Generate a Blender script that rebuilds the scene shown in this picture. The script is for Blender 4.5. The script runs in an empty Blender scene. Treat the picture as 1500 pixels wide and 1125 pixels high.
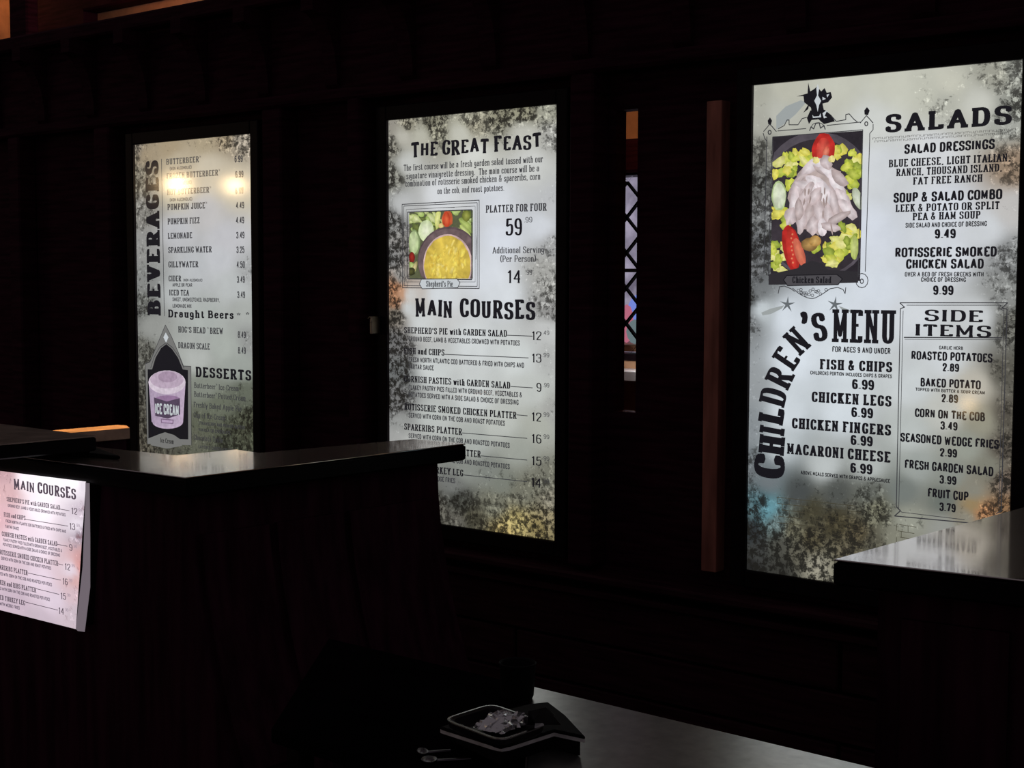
import bpy, math, random
from mathutils import Vector, Matrix
random.seed(7)
C = bpy.context.scene.collection
# ------------------------------------------------------------------ camera
F = 2100.0
YAW, PIT, ROL = math.radians(39.69), math.radians(4.15), math.radians(0.16)
EYE = Vector((0.0, -4.023, 1.604))
fw = Vector((-math.sin(YAW)*math.cos(PIT), math.cos(YAW)*math.cos(PIT), -math.sin(PIT)))
r0 = Vector((math.cos(YAW), math.sin(YAW), 0)); u0 = r0.cross(fw)
rt = r0*math.cos(ROL) + u0*math.sin(ROL); up = -r0*math.sin(ROL) + u0*math.cos(ROL)
cam = bpy.data.objects.new('camera', bpy.data.cameras.new('camera')); C.objects.link(cam)
cam.data.lens = F*36/1500; cam.data.sensor_width = 36; cam.data.clip_start = .05; cam.data.clip_end = 200
cam.matrix_world = Matrix(((rt.x, up.x, -fw.x, EYE.x), (rt.y, up.y, -fw.y, EYE.y), (rt.z, up.z, -fw.z, EYE.z), (0, 0, 0, 1)))
bpy.context.scene.camera = cam
# ------------------------------------------------------------------ world, exposure
w = bpy.data.worlds.new('world'); bpy.context.scene.world = w; w.use_nodes = True
w.node_tree.nodes['Background'].inputs[0].default_value = (.070, .060, .066, 1)
w.node_tree.nodes['Background'].inputs[1].default_value = 1.0
vs = bpy.context.scene.view_settings
vs.view_transform = 'Standard'; vs.look = 'None'; vs.exposure = 0; vs.gamma = 1; vs.use_curve_mapping = False

def ray(px, py):
    return (fw*F + rt*(px-750) - up*(py-562.5)).normalized()
def hit(px, py, p, n):
    d = ray(px, py); return EYE + d*((p-EYE).dot(n)/d.dot(n))
def onz(px, py, z): return hit(px, py, Vector((0, 0, z)), Vector((0, 0, 1)))
def ony(px, py, y=0.0): return hit(px, py, Vector((0, y, 0)), Vector((0, 1, 0)))

def light(name, kind, loc, energy, color, size=.1, target=None, spot=None, blend=.5):
    l = bpy.data.lights.new(name, kind); l.energy = energy; l.color = color
    if kind in ('POINT', 'SPOT'): l.shadow_soft_size = size
    if kind == 'AREA': l.size = size
    if spot: l.spot_size = spot; l.spot_blend = blend
    o = bpy.data.objects.new(name, l); C.objects.link(o); o.location = loc
    if target is not None: o.rotation_euler = (Vector(target)-Vector(loc)).to_track_quat('-Z', 'Y').to_euler()
    return o
# ------------------------------------------------------------------ lights (lamps of the place, and added fills)
WARM = (1.0, .55, .22)
# warm ceiling spot over the little ledge at the back left
_s = onz(145, 627, 1.07)
light('ledge_spot', 'SPOT', (_s.x+.02, _s.y-.06, 2.6), 170, (1, .58, .18), .04, (_s.x-.02, _s.y, 1.07), math.radians(15), .4)
# lamps of the room behind the wall, with added fills
light('back_room_lamp', 'POINT', tuple(ony(925, 185, .85) + Vector((.30, 0, .15))), 6, (1, .40, .10), .05)
light('back_room_lamp_far', 'POINT', tuple(ony(-60, -14, .85)), 3, (1, .34, .09), .06)
light('back_room_lamp_cool', 'POINT', tuple(ony(330, -16, .75)), 7, (.62, .62, 1), .06)

light('back_room_fill_mid', 'POINT', tuple(ony(165, -22, .8)), 1.9, (1, .36, .10), .05)  # extra lamp added out of view to light the orange band
_w = ony(924, 542, 1.15)
light('sill_fill', 'POINT', (_w.x+.2, 1.10, _w.z+.07), 2.5, (1, .93, .95), .01)  # unseen lamp added beside the slit to brighten the sill
# ------------------------------------------------------------------ materials
def lin(c):
    return tuple(((v/255)/12.92 if v/255 <= .04045 else ((v/255+.055)/1.055)**2.4) for v in c)
def new_mat(name):
    m = bpy.data.materials.new(name); m.use_nodes = True; return m, m.node_tree.nodes, m.node_tree.links
def surf(name, col, rough=.6, metal=0, var=.3, scale=8, bump=.1, stretch=(1, 1, 1), spec=.5, ior=1.5):
    m, N, L = new_mat(name); b = N['Principled BSDF']
    tc = N.new('ShaderNodeTexCoord'); mp = N.new('ShaderNodeMapping'); mp.inputs['Scale'].default_value = stretch
    L.new(tc.outputs['Object'], mp.inputs[0])
    n = N.new('ShaderNodeTexNoise'); n.inputs['Scale'].default_value = scale; n.inputs['Detail'].default_value = 6
    L.new(mp.outputs[0], n.inputs['Vector'])
    r = N.new('ShaderNodeValToRGB'); r.color_ramp.elements[0].position = .3; r.color_ramp.elements[1].position = .7
    r.color_ramp.elements[0].color = (*[c*(1-var) for c in col], 1); r.color_ramp.elements[1].color = (*[min(1, c*(1+var)) for c in col], 1)
    L.new(n.outputs[0], r.inputs[0]); L.new(r.outputs[0], b.inputs['Base Color'])
    if bump:
        bp = N.new('ShaderNodeBump'); bp.inputs['Strength'].default_value = bump; bp.inputs['Distance'].default_value = .004
        L.new(n.outputs[0], bp.inputs['Height']); L.new(bp.outputs[0], b.inputs['Normal'])
    b.inputs['Roughness'].default_value = rough; b.inputs['Metallic'].default_value = metal
    b.inputs['Specular IOR Level'].default_value = spec; b.inputs['IOR'].default_value = ior
    return m
def printed(name, rgb):
    m, N, L = new_mat(name); N.remove(N['Principled BSDF'])
    e = N.new('ShaderNodeEmission'); e.inputs[0].default_value = (*lin(rgb), 1)
    L.new(e.outputs[0], N['Material Output'].inputs[0]); m.cycles.emission_sampling = 'NONE'; return m
def printed_attr(name):
    m, N, L = new_mat(name); N.remove(N['Principled BSDF'])
    e = N.new('ShaderNodeEmission'); a = N.new('ShaderNodeAttribute'); a.attribute_name = 'ink_glow'
    n = N.new('ShaderNodeTexNoise'); tc = N.new('ShaderNodeTexCoord'); L.new(tc.outputs['Object'], n.inputs['Vector'])
    n.inputs['Scale'].default_value = 55; n.inputs['Detail'].default_value = 4
    mr = N.new('ShaderNodeMapRange'); mr.inputs[1].default_value = .3; mr.inputs[2].default_value = .7; mr.inputs[3].default_value = .86; mr.inputs[4].default_value = 1.12
    L.new(n.outputs[0], mr.inputs[0]); L.new(mr.outputs[0], e.inputs[1])
    L.new(a.outputs[0], e.inputs[0])
    L.new(e.outputs[0], N['Material Output'].inputs[0]); m.cycles.emission_sampling = 'NONE'; return m
def sheet_mat(name, dark=(30, 28, 24), fleck=(235, 230, 210), strength=1.0):
    """backlit print: print colour with uneven backlight painted in, from the 'ink' attribute, grime from noise where its alpha asks for it"""
    m, N, L = new_mat(name); N.remove(N['Principled BSDF'])
    a = N.new('ShaderNodeAttribute'); a.attribute_name = 'ink_glow'  # print colour with the backlight's unevenness painted into it
    tc = N.new('ShaderNodeTexCoord')
    def noise(sc, det, ro=.62, dist=0):
        n = N.new('ShaderNodeTexNoise'); n.inputs['Scale'].default_value = sc; n.inputs['Detail'].default_value = det
        n.inputs['Roughness'].default_value = ro; n.inputs['Distortion'].default_value = dist; L.new(tc.outputs['Object'], n.inputs['Vector']); return n.outputs[0]
    def mth(op, x, y, clamp=False):
        q = N.new('ShaderNodeMath'); q.operation = op; q.use_clamp = clamp
        for k, v in enumerate((x, y)):
            if isinstance(v, (int, float)): q.inputs[k].default_value = v
            else: L.new(v, q.inputs[k])
        return q.outputs[0]
    al = a.outputs['Alpha']
    n1 = noise(26, 10, .80, .2)
    g = mth('MULTIPLY', mth('SUBTRACT', mth('ADD', n1, mth('MULTIPLY', al, .33)), .72), 15.0, True)
    g = mth('MULTIPLY', g, mth('MINIMUM', mth('ADD', mth('MULTIPLY', al, .9), .12), .9))
    n2 = noise(6, 5, .6)
    cl = mth('ADD', mth('MULTIPLY', n2, .36), .82)          # soft clouds
    mx = N.new('ShaderNodeMix'); mx.data_type = 'RGBA'; L.new(g, mx.inputs[0]); L.new(a.outputs['Color'], mx.inputs[6]); mx.inputs[7].default_value = (*lin(dark), 1)
    n3 = noise(42, 6, .75)
    f = mth('MULTIPLY', mth('SUBTRACT', mth('ADD', n3, mth('MULTIPLY', al, .20)), .675), 14, True)
    f = mth('MULTIPLY', f, mth('MULTIPLY', al, .8))
    m2 = N.new('ShaderNodeMix'); m2.data_type = 'RGBA'; L.new(f, m2.inputs[0]); L.new(mx.outputs[2], m2.inputs[6])
    vm = N.new('ShaderNodeVectorMath'); vm.operation = 'SCALE'; L.new(a.outputs['Color'], vm.inputs[0]); vm.inputs['Scale'].default_value = 2.3; L.new(vm.outputs[0], m2.inputs[7])
    e = N.new('ShaderNodeEmission'); L.new(m2.outputs[2], e.inputs[0]); L.new(mth('MULTIPLY', cl, strength), e.inputs[1])
    L.new(e.outputs[0], N['Material Output'].inputs[0]); return m
def glass_mat(name, rough=.07, refl=1.0):
    m, N, L = new_mat(name); N.remove(N['Principled BSDF'])
    t = N.new('ShaderNodeBsdfTransparent'); g = N.new('ShaderNodeBsdfGlossy'); g.inputs['Roughness'].default_value = rough
    fr = N.new('ShaderNodeFresnel'); fr.inputs[0].default_value = 1.5; mx = N.new('ShaderNodeMixShader')
    L.new(fr.outputs[0], mx.inputs[0]); L.new(t.outputs[0], mx.inputs[1]); L.new(g.outputs[0], mx.inputs[2])
    L.new(mx.outputs[0], N['Material Output'].inputs[0]); return m
def glow_mat(name, rgb, k):
    m, N, L = new_mat(name); N.remove(N['Principled BSDF'])
    e = N.new('ShaderNodeEmission'); e.inputs[0].default_value = (*rgb, 1); e.inputs[1].default_value = k
    L.new(e.outputs[0], N['Material Output'].inputs[0]); return m
M = dict(
    wood=surf('dark_stained_wood', (.036, .009, .017), .6, 0, .5, 5, .3, (1, 1, 12), .02),
    wood_h=surf('dark_stained_planks', (.042, .012, .018), .55, 0, .5, 5, .3, (1, 8, 12), .05),
    frame=surf('black_frame_paint', (.010, .006, .008), .45, 0, .3, 20, .1, (1, 1, 1), .08),
    post=surf('reddish_post_wood', (.40, .15, .11), .7, 0, .4, 6, .2, (4, 4, .6), .2),
    top=surf('polished_ledge', (.34, .29, .28), .055, .9, .04, 3, .0),
    edge=surf('black_ledge_edge', (.004, .003, .004), .4, 0, .2, 30, .05, (1, 1, 1), .08),
    body=surf('counter_dark_panel', (.036, .009, .018), .6, 0, .5, 4, .3, (6, 6, .6), .02),
    steel=surf('brushed_table_top', (.62, .62, .59), .30, .9, .12, 40, .04, (1, 1, 1), .5),
    darktab=surf('dark_table_top', (.004, .003, .004), .8, 0, .3, 10, .1, (1, 1, 1), .0),
    tray=surf('dark_plastic_tray', (.010, .009, .011), .35, 0, .2, 30, .0, (1, 1, 1), .2),
    rim=surf('pale_board_edge', (.85, .82, .82), .55, 0, .2, 30, .0),
    wrap=surf('crumpled_wrapper', (.9, .9, .92), .25, .75, .1, 60, .4),
    paper=surf('white_paper', (.8, .8, .8), .6, 0, .05, 20, .1),
    dimmetal=surf('dull_spoon_metal', (.16, .15, .17), .35, 1, .1, 20, .0),
    metal=surf('worn_metal', (.5, .5, .5), .25, 1, .1, 20, .0),
    brass=surf('brass_latch', (.35, .3, .24), .3, 1, .2, 20, .0),
    plaster=surf('ochre_plaster', (.60, .36, .20), .8, 0, .25, 7, .2),
    floor=surf('dark_floor', (.05, .035, .04), .6, 0, .3, 3, .2, (1, 1, 1), .2),
    came=surf('lead_came', (.01, .01, .012), .6, 0, .2, 30, .0, (1, 1, 1), .2),
    black=printed('ink_black', (26, 25, 30)), grey=printed('ink_worn_grey', (60, 60, 64)), soft=printed('ink_soft', (84, 82, 80)),
    pale=printed('ink_pale', (200, 206, 210)), photo=printed_attr('ink_photo'), star=printed('ink_star', (104, 110, 114)), plaque=printed('ink_plaque', (78, 76, 80)),
    ink_rose=printed('ink_rose_grey', (96, 84, 100)), midgrey=printed('ink_midgrey', (120, 120, 118)),
    glass=glass_mat('sign_glass'),
)

def ledge_mat():
    m, N, L = new_mat('polished_ledge_top'); N.remove(N['Principled BSDF'])
    tc = N.new('ShaderNodeTexCoord'); n = N.new('ShaderNodeTexNoise'); n.inputs['Scale'].default_value = 14; n.inputs['Detail'].default_value = 5; L.new(tc.outputs['Object'], n.inputs['Vector'])
    mr = N.new('ShaderNodeMapRange'); mr.inputs[1].default_value = .3; mr.inputs[2].default_value = .7; mr.inputs[3].default_value = .055; mr.inputs[4].default_value = .10; L.new(n.outputs[0], mr.inputs[0])
    a = N.new('ShaderNodeBsdfGlossy'); a.inputs[0].default_value = (.93, .89, .88, 1); L.new(mr.outputs[0], a.inputs['Roughness'])
    b = N.new('ShaderNodeBsdfGlossy'); b.inputs[0].default_value = (.62, .52, .46, 1); b.inputs['Roughness'].default_value = .40
    mx = N.new('ShaderNodeMixShader'); mx.inputs[0].default_value = .24; L.new(a.outputs[0], mx.inputs[1]); L.new(b.outputs[0], mx.inputs[2]); L.new(mx.outputs[0], N['Material Output'].inputs[0]); return m
M['top'] = ledge_mat()
M['cup'] = surf('matte_black_cup', (.006, .005, .006), .7, 0, .2, 20, .0, (1, 1, 1), .1)
# ------------------------------------------------------------------ mesh helpers
def link(name, verts, faces, mat, parent=None, cols=None, smooth=False, mw=None):
    me = bpy.data.meshes.new(name); me.from_pydata([tuple(v) for v in verts], [], faces); me.validate(); me.update()
    if mat: me.materials.append(mat)
    if cols:
        at = me.color_attributes.new('ink_glow', 'FLOAT_COLOR', 'POINT')
        for i, c in enumerate(cols): at.data[i].color = (*c, 1.0) if len(c) == 3 else c
    if smooth:
        for p in me.polygons: p.use_smooth = True
    o = bpy.data.objects.new(name, me); C.objects.link(o)
    if mw is not None: o.matrix_world = mw
    if parent: o.parent = parent
    return o
def box_vf(x0, x1, y0, y1, z0, z1, b=0):
    if b:
        # chamfered box: three nested slabs per axis, hull built as 24-vertex solid
        V = []; 
        for sx in (0, 1):
            for sy in (0, 1):
                for sz in (0, 1):
                    X, Y, Z = (x0, x1)[sx], (y0, y1)[sy], (z0, z1)[sz]
                    dx, dy, dz = (b, -b)[sx], (b, -b)[sy], (b, -b)[sz]
                    V += [(X, Y+dy, Z+dz), (X+dx, Y, Z+dz), (X+dx, Y+dy, Z)]
        I = lambda a, bb, c, k: (a*4+bb*2+c)*3+k
        Fc = []
        for s in (0, 1):
            Fc += [(I(s, 0, 0, 0), I(s, 1, 0, 0), I(s, 1, 1, 0), I(s, 0, 1, 0)), (I(0, s, 0, 1), I(1, s, 0, 1), I(1, s, 1, 1), I(0, s, 1, 1)), (I(0, 0, s, 2), I(1, 0, s, 2), I(1, 1, s, 2), I(0, 1, s, 2))]
            for t in (0, 1):
                Fc += [(I(s, t, 0, 0), I(s, t, 1, 0), I(s, t, 1, 1), I(s, t, 0, 1)), (I(s, 0, t, 0), I(s, 1, t, 0), I(s, 1, t, 2), I(s, 0, t, 2)), (I(0, s, t, 1), I(1, s, t, 1), I(1, s, t, 2), I(0, s, t, 2))]
                for q in (0, 1): Fc.append((I(s, t, q, 0), I(s, t, q, 1), I(s, t, q, 2)))
        return V, Fc
    V = [(x, y, z) for x in (x0, x1) for y in (y0, y1) for z in (z0, z1)]
    return V, [(0, 1, 3, 2), (4, 6, 7, 5), (0, 4, 5, 1), (2, 3, 7, 6), (0, 2, 6, 4), (1, 5, 7, 3)]
class MB:
    def __init__(s): s.v = []; s.f = []; s.c = []
    def add(s, V, Fc, col=None):
        n = len(s.v); s.v += list(V); s.f += [tuple(i+n for i in q) for q in Fc]
        if col is not None: s.c += ([col]*len(V) if not isinstance(col, list) else col)
    def box(s, *a, **k): s.add(*box_vf(*a, **k))
    def prism(s, pts, z0, z1, ins=0):
        n = len(pts); s.add([(p[0], p[1], z0) for p in pts]+[(p[0], p[1], z1) for p in pts],
              [tuple(range(n))[::-1], tuple(range(n, 2*n))]+[(i, (i+1) % n, n+(i+1) % n, n+i) for i in range(n)])
    def build(s, name, mat, parent=None, **k): return link(name, s.v, s.f, mat, parent, s.c or None, **k)
def empty(name, loc, label, cat, group=None, rz=0):
    o = bpy.data.objects.new(name, None); C.objects.link(o); o.location = loc; o.rotation_euler = (0, 0, rz)
    o.empty_display_size = .1; tag(o, label, cat, group); return o
def tag(o, label, cat, group=None):
    o['label'] = label; o['category'] = cat
    if group: o['group'] = group
    return o
def struct(o, label=None):
    o['kind'] = 'structure'
    if label: o['label'] = label
    return o

# ------------------------------------------------------------------ stroke lettering
G = {}
def gl(ch, w, s): G[ch] = (w, s)
for row in '''A|.64|0,0 .32,1 .64,0;.12,.33 .52,.33
B|.58|.05,0 .05,1;~.05,1 .5,1 .52,.54 .05,.53;~.05,.53 .58,.53 .58,0 .05,0
C|.54|~.54,.72 .54,1 0,1 0,0 .54,0 .54,.28
D|.58|.05,0 .05,1;~.05,1 .58,1 .58,0 .05,0
E|.5|.05,0 .05,1;.05,1 .5,1 .5,.84;.05,.53 .38,.53;.05,0 .5,0 .5,.18
F|.48|.05,0 .05,1;.05,1 .48,1 .48,.82;.05,.53 .36,.53
G|.57|~.55,.74 .55,1 0,1 0,0 .55,0 .55,.42;.32,.42 .57,.42
H|.6|.05,0 .05,1;.55,0 .55,1;.05,.52 .55,.52
I|.1|.05,0 .05,1
J|.42|.38,1 .38,.6;~.38,.6 .38,0 0,0 0,.28
K|.6|.05,0 .05,1;.05,.42 .52,1;.22,.6 .57,0
L|.48|.05,0 .05,1;.05,0 .48,0 .48,.22
M|.76|.05,0 .05,1;.05,1 .38,.18 .71,1;.71,0 .71,1
N|.62|.05,0 .05,1;.05,1 .57,0;.57,0 .57,1
O|.58|@.0,.5 0,1 .58,1 .58,.5 .58,0 0,0
P|.55|.05,0 .05,1;~.05,1 .55,1 .55,.46 .05,.46
Q|.58|@.0,.5 0,1 .58,1 .58,.5 .58,0 0,0;.36,.2 .6,-.08
R|.6|.05,0 .05,1;~.05,1 .54,1 .54,.5 .05,.5;.3,.5 .58,0
S|.52|~.5,.76 .5,1 0,1 0,.56 .52,.48 .52,0 0,0 0,.25
T|.54|.27,0 .27,1;0,.82 0,1 .54,1 .54,.82
U|.58|.05,1 .05,.5;~.05,.5 .05,0 .53,0 .53,.5;.53,.5 .53,1
V|.6|0,1 .3,0 .6,1
W|.86|0,1 .2,0 .43,.8 .66,0 .86,1
X|.6|.02,0 .58,1;.02,1 .58,0
Y|.6|0,1 .3,.45 .6,1;.3,.45 .3,0
Z|.52|.02,.82 .02,1 .5,1 .02,0 .52,0 .52,.18
0|.5|@.0,.5 0,1 .5,1 .5,.5 .5,0 0,0
1|.3|.03,.8 .2,1 .2,0
2|.48|~0,.7 0,1 .48,1 .48,.6 .25,.4 .02,0;.0,0 .48,0
3|.48|~0,.8 0,1 .46,1 .46,.54 .2,.54;~.2,.54 .48,.54 .48,0 0,0 0,.22
4|.52|.38,0 .38,1 0,.3 .52,.3
5|.48|.46,1 .06,1 .03,.56;~.03,.56 .48,.72 .48,0 0,0 0,.2
6|.48|~.44,.85 .4,1 0,1 0,0 .48,0 .48,.58 .02,.58
7|.46|0,.82 0,1 .46,1 .16,0
8|.48|@.03,.78 .03,1 .45,1 .45,.54 .03,.54;@0,.28 0,.54 .48,.54 .48,0 0,0
9|.48|~.04,.14 .1,0 .48,0 .48,1 0,1 0,.42 .46,.42
&|.64|~.6,.5 .5,0 0,0 0,.45 .42,.72 .42,1 .1,1 .12,.7 .62,0
.|.06|.03,0 .03,.1
,|.08|.05,.1 .01,-.12
'|.08|.05,1 .03,.70
-|.26|.02,.4 .26,.4
’|.16|~.04,1 .16,1 .16,.78 .02,.58;.05,.98 .11,.84
(|.18|~.18,1.08 .02,.8 .02,.2 .18,-.08
)|.18|~0,1.08 .16,.8 .16,.2 0,-.08
a|.42|~.03,.55 .06,.68 .38,.68 .38,.4 .38,.05;~.38,.42 0,.42 0,0 .38,.04 .38,.2;.38,.05 .44,0
b|.44|.04,1 .04,0;@.04,.34 .04,.68 .44,.68 .44,.34 .44,0 .04,0
c|.38|~.38,.5 .36,.68 0,.68 0,0 .38,0 .38,.16
d|.44|.4,1 .4,0;@.0,.34 0,.68 .4,.68 .4,.34 .4,0 0,0
e|.4|~0,.36 .4,.38 .4,.68 0,.68 0,0 .36,0 .4,.14
f|.28|~.3,.95 .28,1 .12,1 .12,.7;.12,.75 .12,0;0,.66 .26,.66
g|.42|@.0,.4 0,.68 .36,.68 .36,.4 .36,.14 0,.14;~.36,.66 .4,-.28 0,-.28 .02,-.12
h|.44|.04,1 .04,0;~.04,.5 .1,.68 .4,.68 .4,.4;.4,.45 .4,0
i|.08|.04,.66 .04,0;.04,.86 .04,.94
j|.16|.12,.66 .12,.0;~.12,.0 .12,-.28 0,-.28;.12,.86 .12,.94
k|.44|.04,1 .04,0;.04,.24 .36,.66;.16,.4 .42,0
l|.08|.04,1 .04,0
m|.68|.04,.66 .04,0;~.04,.5 .1,.68 .34,.68 .34,.4;.34,.45 .34,0;~.34,.5 .4,.68 .64,.68 .64,.4;.64,.45 .64,0
n|.44|.04,.66 .04,0;~.04,.5 .1,.68 .4,.68 .4,.4;.4,.45 .4,0
o|.42|@.0,.34 0,.68 .42,.68 .42,.34 .42,0 0,0
p|.44|.04,.66 .04,-.28;@.04,.34 .04,.68 .44,.68 .44,.34 .44,0 .04,0
r|.32|.04,.66 .04,0;~.04,.45 .1,.68 .32,.68 .32,.54
s|.36|~.34,.54 .34,.68 0,.68 0,.38 .36,.34 .36,0 0,0 0,.14
t|.3|~.12,.92 .12,.0 .3,0 .3,.1;0,.66 .28,.66
u|.44|.04,.66 .04,.3;~.04,.3 .04,0 .34,0 .4,.2;.4,.66 .4,0
v|.42|0,.66 .21,0 .42,.66
w|.62|0,.66 .16,0 .31,.56 .46,0 .62,.66
y|.42|0,.66 .22,.02;.42,.66 .12,-.28
z|.38|.02,.66 .36,.66 .02,0 .38,0
x|.4|.02,.66 .38,0;.02,0 .38,.66
*|.3|@.15,1 .19,.8 .3,.8 .2,.68 .25,.5 .15,.62 .05,.5 .1,.68 0,.8 .11,.8'''.split('\n'):
    a, b_, c_ = row.split('|'); gl(a, float(b_), c_)

def chaikin(P, closed, it=2):
    for _ in range(it):
        Q = []
        n = len(P); rng = range(n) if closed else range(n-1)
        for i in rng:
            a, b = P[i], P[(i+1) % n]
            Q += [(a[0]*.75+b[0]*.25, a[1]*.75+b[1]*.25), (a[0]*.25+b[0]*.75, a[1]*.25+b[1]*.75)]
        P = Q if closed else [P[0]]+Q+[P[-1]]
    return P
def nib_stroke(mb, P, closed, rx, ry, y=0.0, joints=True):
    n = len(P)
    for i in range(n if closed else n-1):
        a, b = P[i], P[(i+1) % n]
        dx, dz = b[0]-a[0], b[1]-a[1]; l = math.hypot(dx, dz)
        if l < 1e-9: continue
        nx, nz = -dz/l, dx/l; k = math.sqrt((rx*nx)**2+(ry*nz)**2) or 1e-9
        ox, oz = rx*rx*nx/k, ry*ry*nz/k
        mb.add([(a[0]-ox, y, a[1]-oz), (b[0]-ox, y, b[1]-oz), (b[0]+ox, y, b[1]+oz), (a[0]+ox, y, a[1]+oz)], [(0, 1, 2, 3)])
    if joints:
        for i in (range(n) if closed else range(1, n-1)):
            a = P[i]
            mb.add([(a[0]+rx*math.cos(t*math.pi/3+.5), y, a[1]+ry*math.sin(t*math.pi/3+.5)) for t in range(6)], [tuple(range(6))])
ST = {  # vertical stroke, horizontal stroke, serif half length, serif thickness, spacing
    'sans': (.27, .17, 0, 0, .15), 'cond': (.23, .15, 0, 0, .17), 'slab': (.25, .11, .13, .12, .26), 'bold': (.31, .14, .13, .15, .27),
    'heavy': (.32, .16, .15, .17, .28), 'wide': (.36, .12, .12, .14, .22), 'serif': (.18, .09, .07, .08, .19), 'thin': (.16, .09, .05, .06, .15), 'menu': (.25, .09, .13, .11, .26),
    'odd': (.27, .13, .10, .12, .22)}
def glyph(mb, ch, x, z, sx, h, st, y, xf=None, serif=True):
    tv, th, sl, stk, _ = ST[st]; rx, ry = tv*h/2*min(1.0, max(.62, sx/h*1.25)), th*h/2
    if ch in 'NMW&': rx *= .8
    m2 = MB()
    for s in G[ch][1].split(';'):
        md = s[0] if s[0] in '~@' else ''
        P = [tuple(float(q) for q in p.split(',')) for p in s.lstrip('~@').split()]
        if md == '~': P = chaikin(P, False)
        if md == '@' and ch != '*': P = chaikin(P, True)
        ends = [(P[0], P[1]), (P[-1], P[-2])]
        W = [(p[0]*sx+rx, ry+p[1]*(h-2*ry)) for p in P]
        nib_stroke(m2, W, md == '@', rx, ry)
        if sl and serif and not md and ch.isalpha() or (sl and ch in '147' and not md):
            for e, nb in ends:
                if abs(e[1]-nb[1]) < .3: continue
                if e[1] in (0, 1) or (ch.islower() and e[1] in (.66, -.28)):
                    ex, ez = e[0]*sx+rx, ry+e[1]*(h-2*ry); hs = sl*h*.5+rx*.8; tk = stk*h/2
                    zc = ez + (-ry+tk if e[1] <= 0 else ry-tk)
                    if ch in 'NM' and e[1] == 0 and e[0] in (.57, ) : hs *= .9
                    m2.add([(ex-hs, 0, zc-tk), (ex+hs, 0, zc-tk), (ex+hs, 0, zc+tk), (ex-hs, 0, zc+tk)], [(0, 1, 2, 3)])
    V = []
    for v in m2.v:
        a, b = v[0], v[2]
        if xf: a, b = xf(a, b)
        V.append((x+a, y, z+b))
    mb.add(V, m2.f)
def adv(ch, st, sx, h):
    if ch == ' ': return .46*sx
    tv = ST[st][0]*h*min(1.0, max(.62, sx/h*1.25)); return G[ch][0]*sx + tv + (ST[st][4]-.08)*sx*.9
def text(mb, s, x0, x1, z, h, st, y, jit=0):
    rs = random.Random(len(s)*7+ord(s[0]))
    tm = s.replace('™', '')
    def width(sx):
        return sum(adv(c, st, sx, h)*(.55 if c == '™' else 1) if c != '™' else .45*sx for c in s) - (ST[st][4]-.08)*sx*.9
    lo, hi = .05*h, 4*h
    for _ in range(40):
        mid = (lo+hi)/2
        if width(mid) < x1-x0: lo = mid
        else: hi = mid
    sx = lo; x = x0
    for c in s:
        if c == '™':
            for k, q in enumerate('TM'): glyph(mb, q, x+k*.2*sx, z+h*.72, sx*.26, h*.34, 'thin', y, serif=False)
            x += .45*sx; continue
        if c != ' ':
            hh = h; zz = z; xf = None
            if jit:
                hh = h*(1+rs.uniform(-.10, .10)); zz = z+rs.uniform(-.06, .06)*h; an = rs.uniform(-.05, .05)
                xf = lambda a, b, an=an: (a*math.cos(an)-b*math.sin(an), a*math.sin(an)+b*math.cos(an))
            glyph(mb, c, x, zz, sx, hh, st, y, xf, serif=not (jit and rs.random() < .3))
        x += adv(c, st, sx, h)

# ------------------------------------------------------------------ sign: a vertical plane addressed through points of the place
class Sign:
    def __init__(s, root, O, U):
        s.root = root; s.O = O; s.U = U; s.N = Vector((-U.y, U.x, 0)); s.k = 0
    def uv(s, px, py):
        p = hit(px, py, s.O, s.N)-s.O; return p.dot(s.U), p.z
    def line(s, name, txt, xl, xr, yb, hp, st='slab', mat='black', d=.005, jit=0):
        u0_, v0_ = s.uv(xl, yb); u1_, _ = s.uv(xr, yb); _, v1_ = s.uv(xl, yb-hp)
        mb = MB(); text(mb, txt, u0_, u1_, v0_, v1_-v0_, st, -d, jit)
        return mb.build(name, M[mat], s.root)
    def pts(s, P): return [s.uv(*p) for p in P]
    def stroke(s, mb, P, wpx=1.2, closed=False, smooth=False, d=.0048):
        Q = s.pts(P)
        if smooth: Q = chaikin(Q, closed)
        r = wpx/2*s.pxs(P[0]); nib_stroke(mb, Q, closed, r, r, -d)
    def pxs(s, p): 
        return abs(s.uv(p[0], p[1]+10)[1]-s.uv(*p)[1])/10
    def poly(s, mb, P, d=.0045, col=None):
        Q = s.pts(P); mb.add([(a, -d, b) for a, b in Q], [tuple(range(len(Q)))], col)

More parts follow.
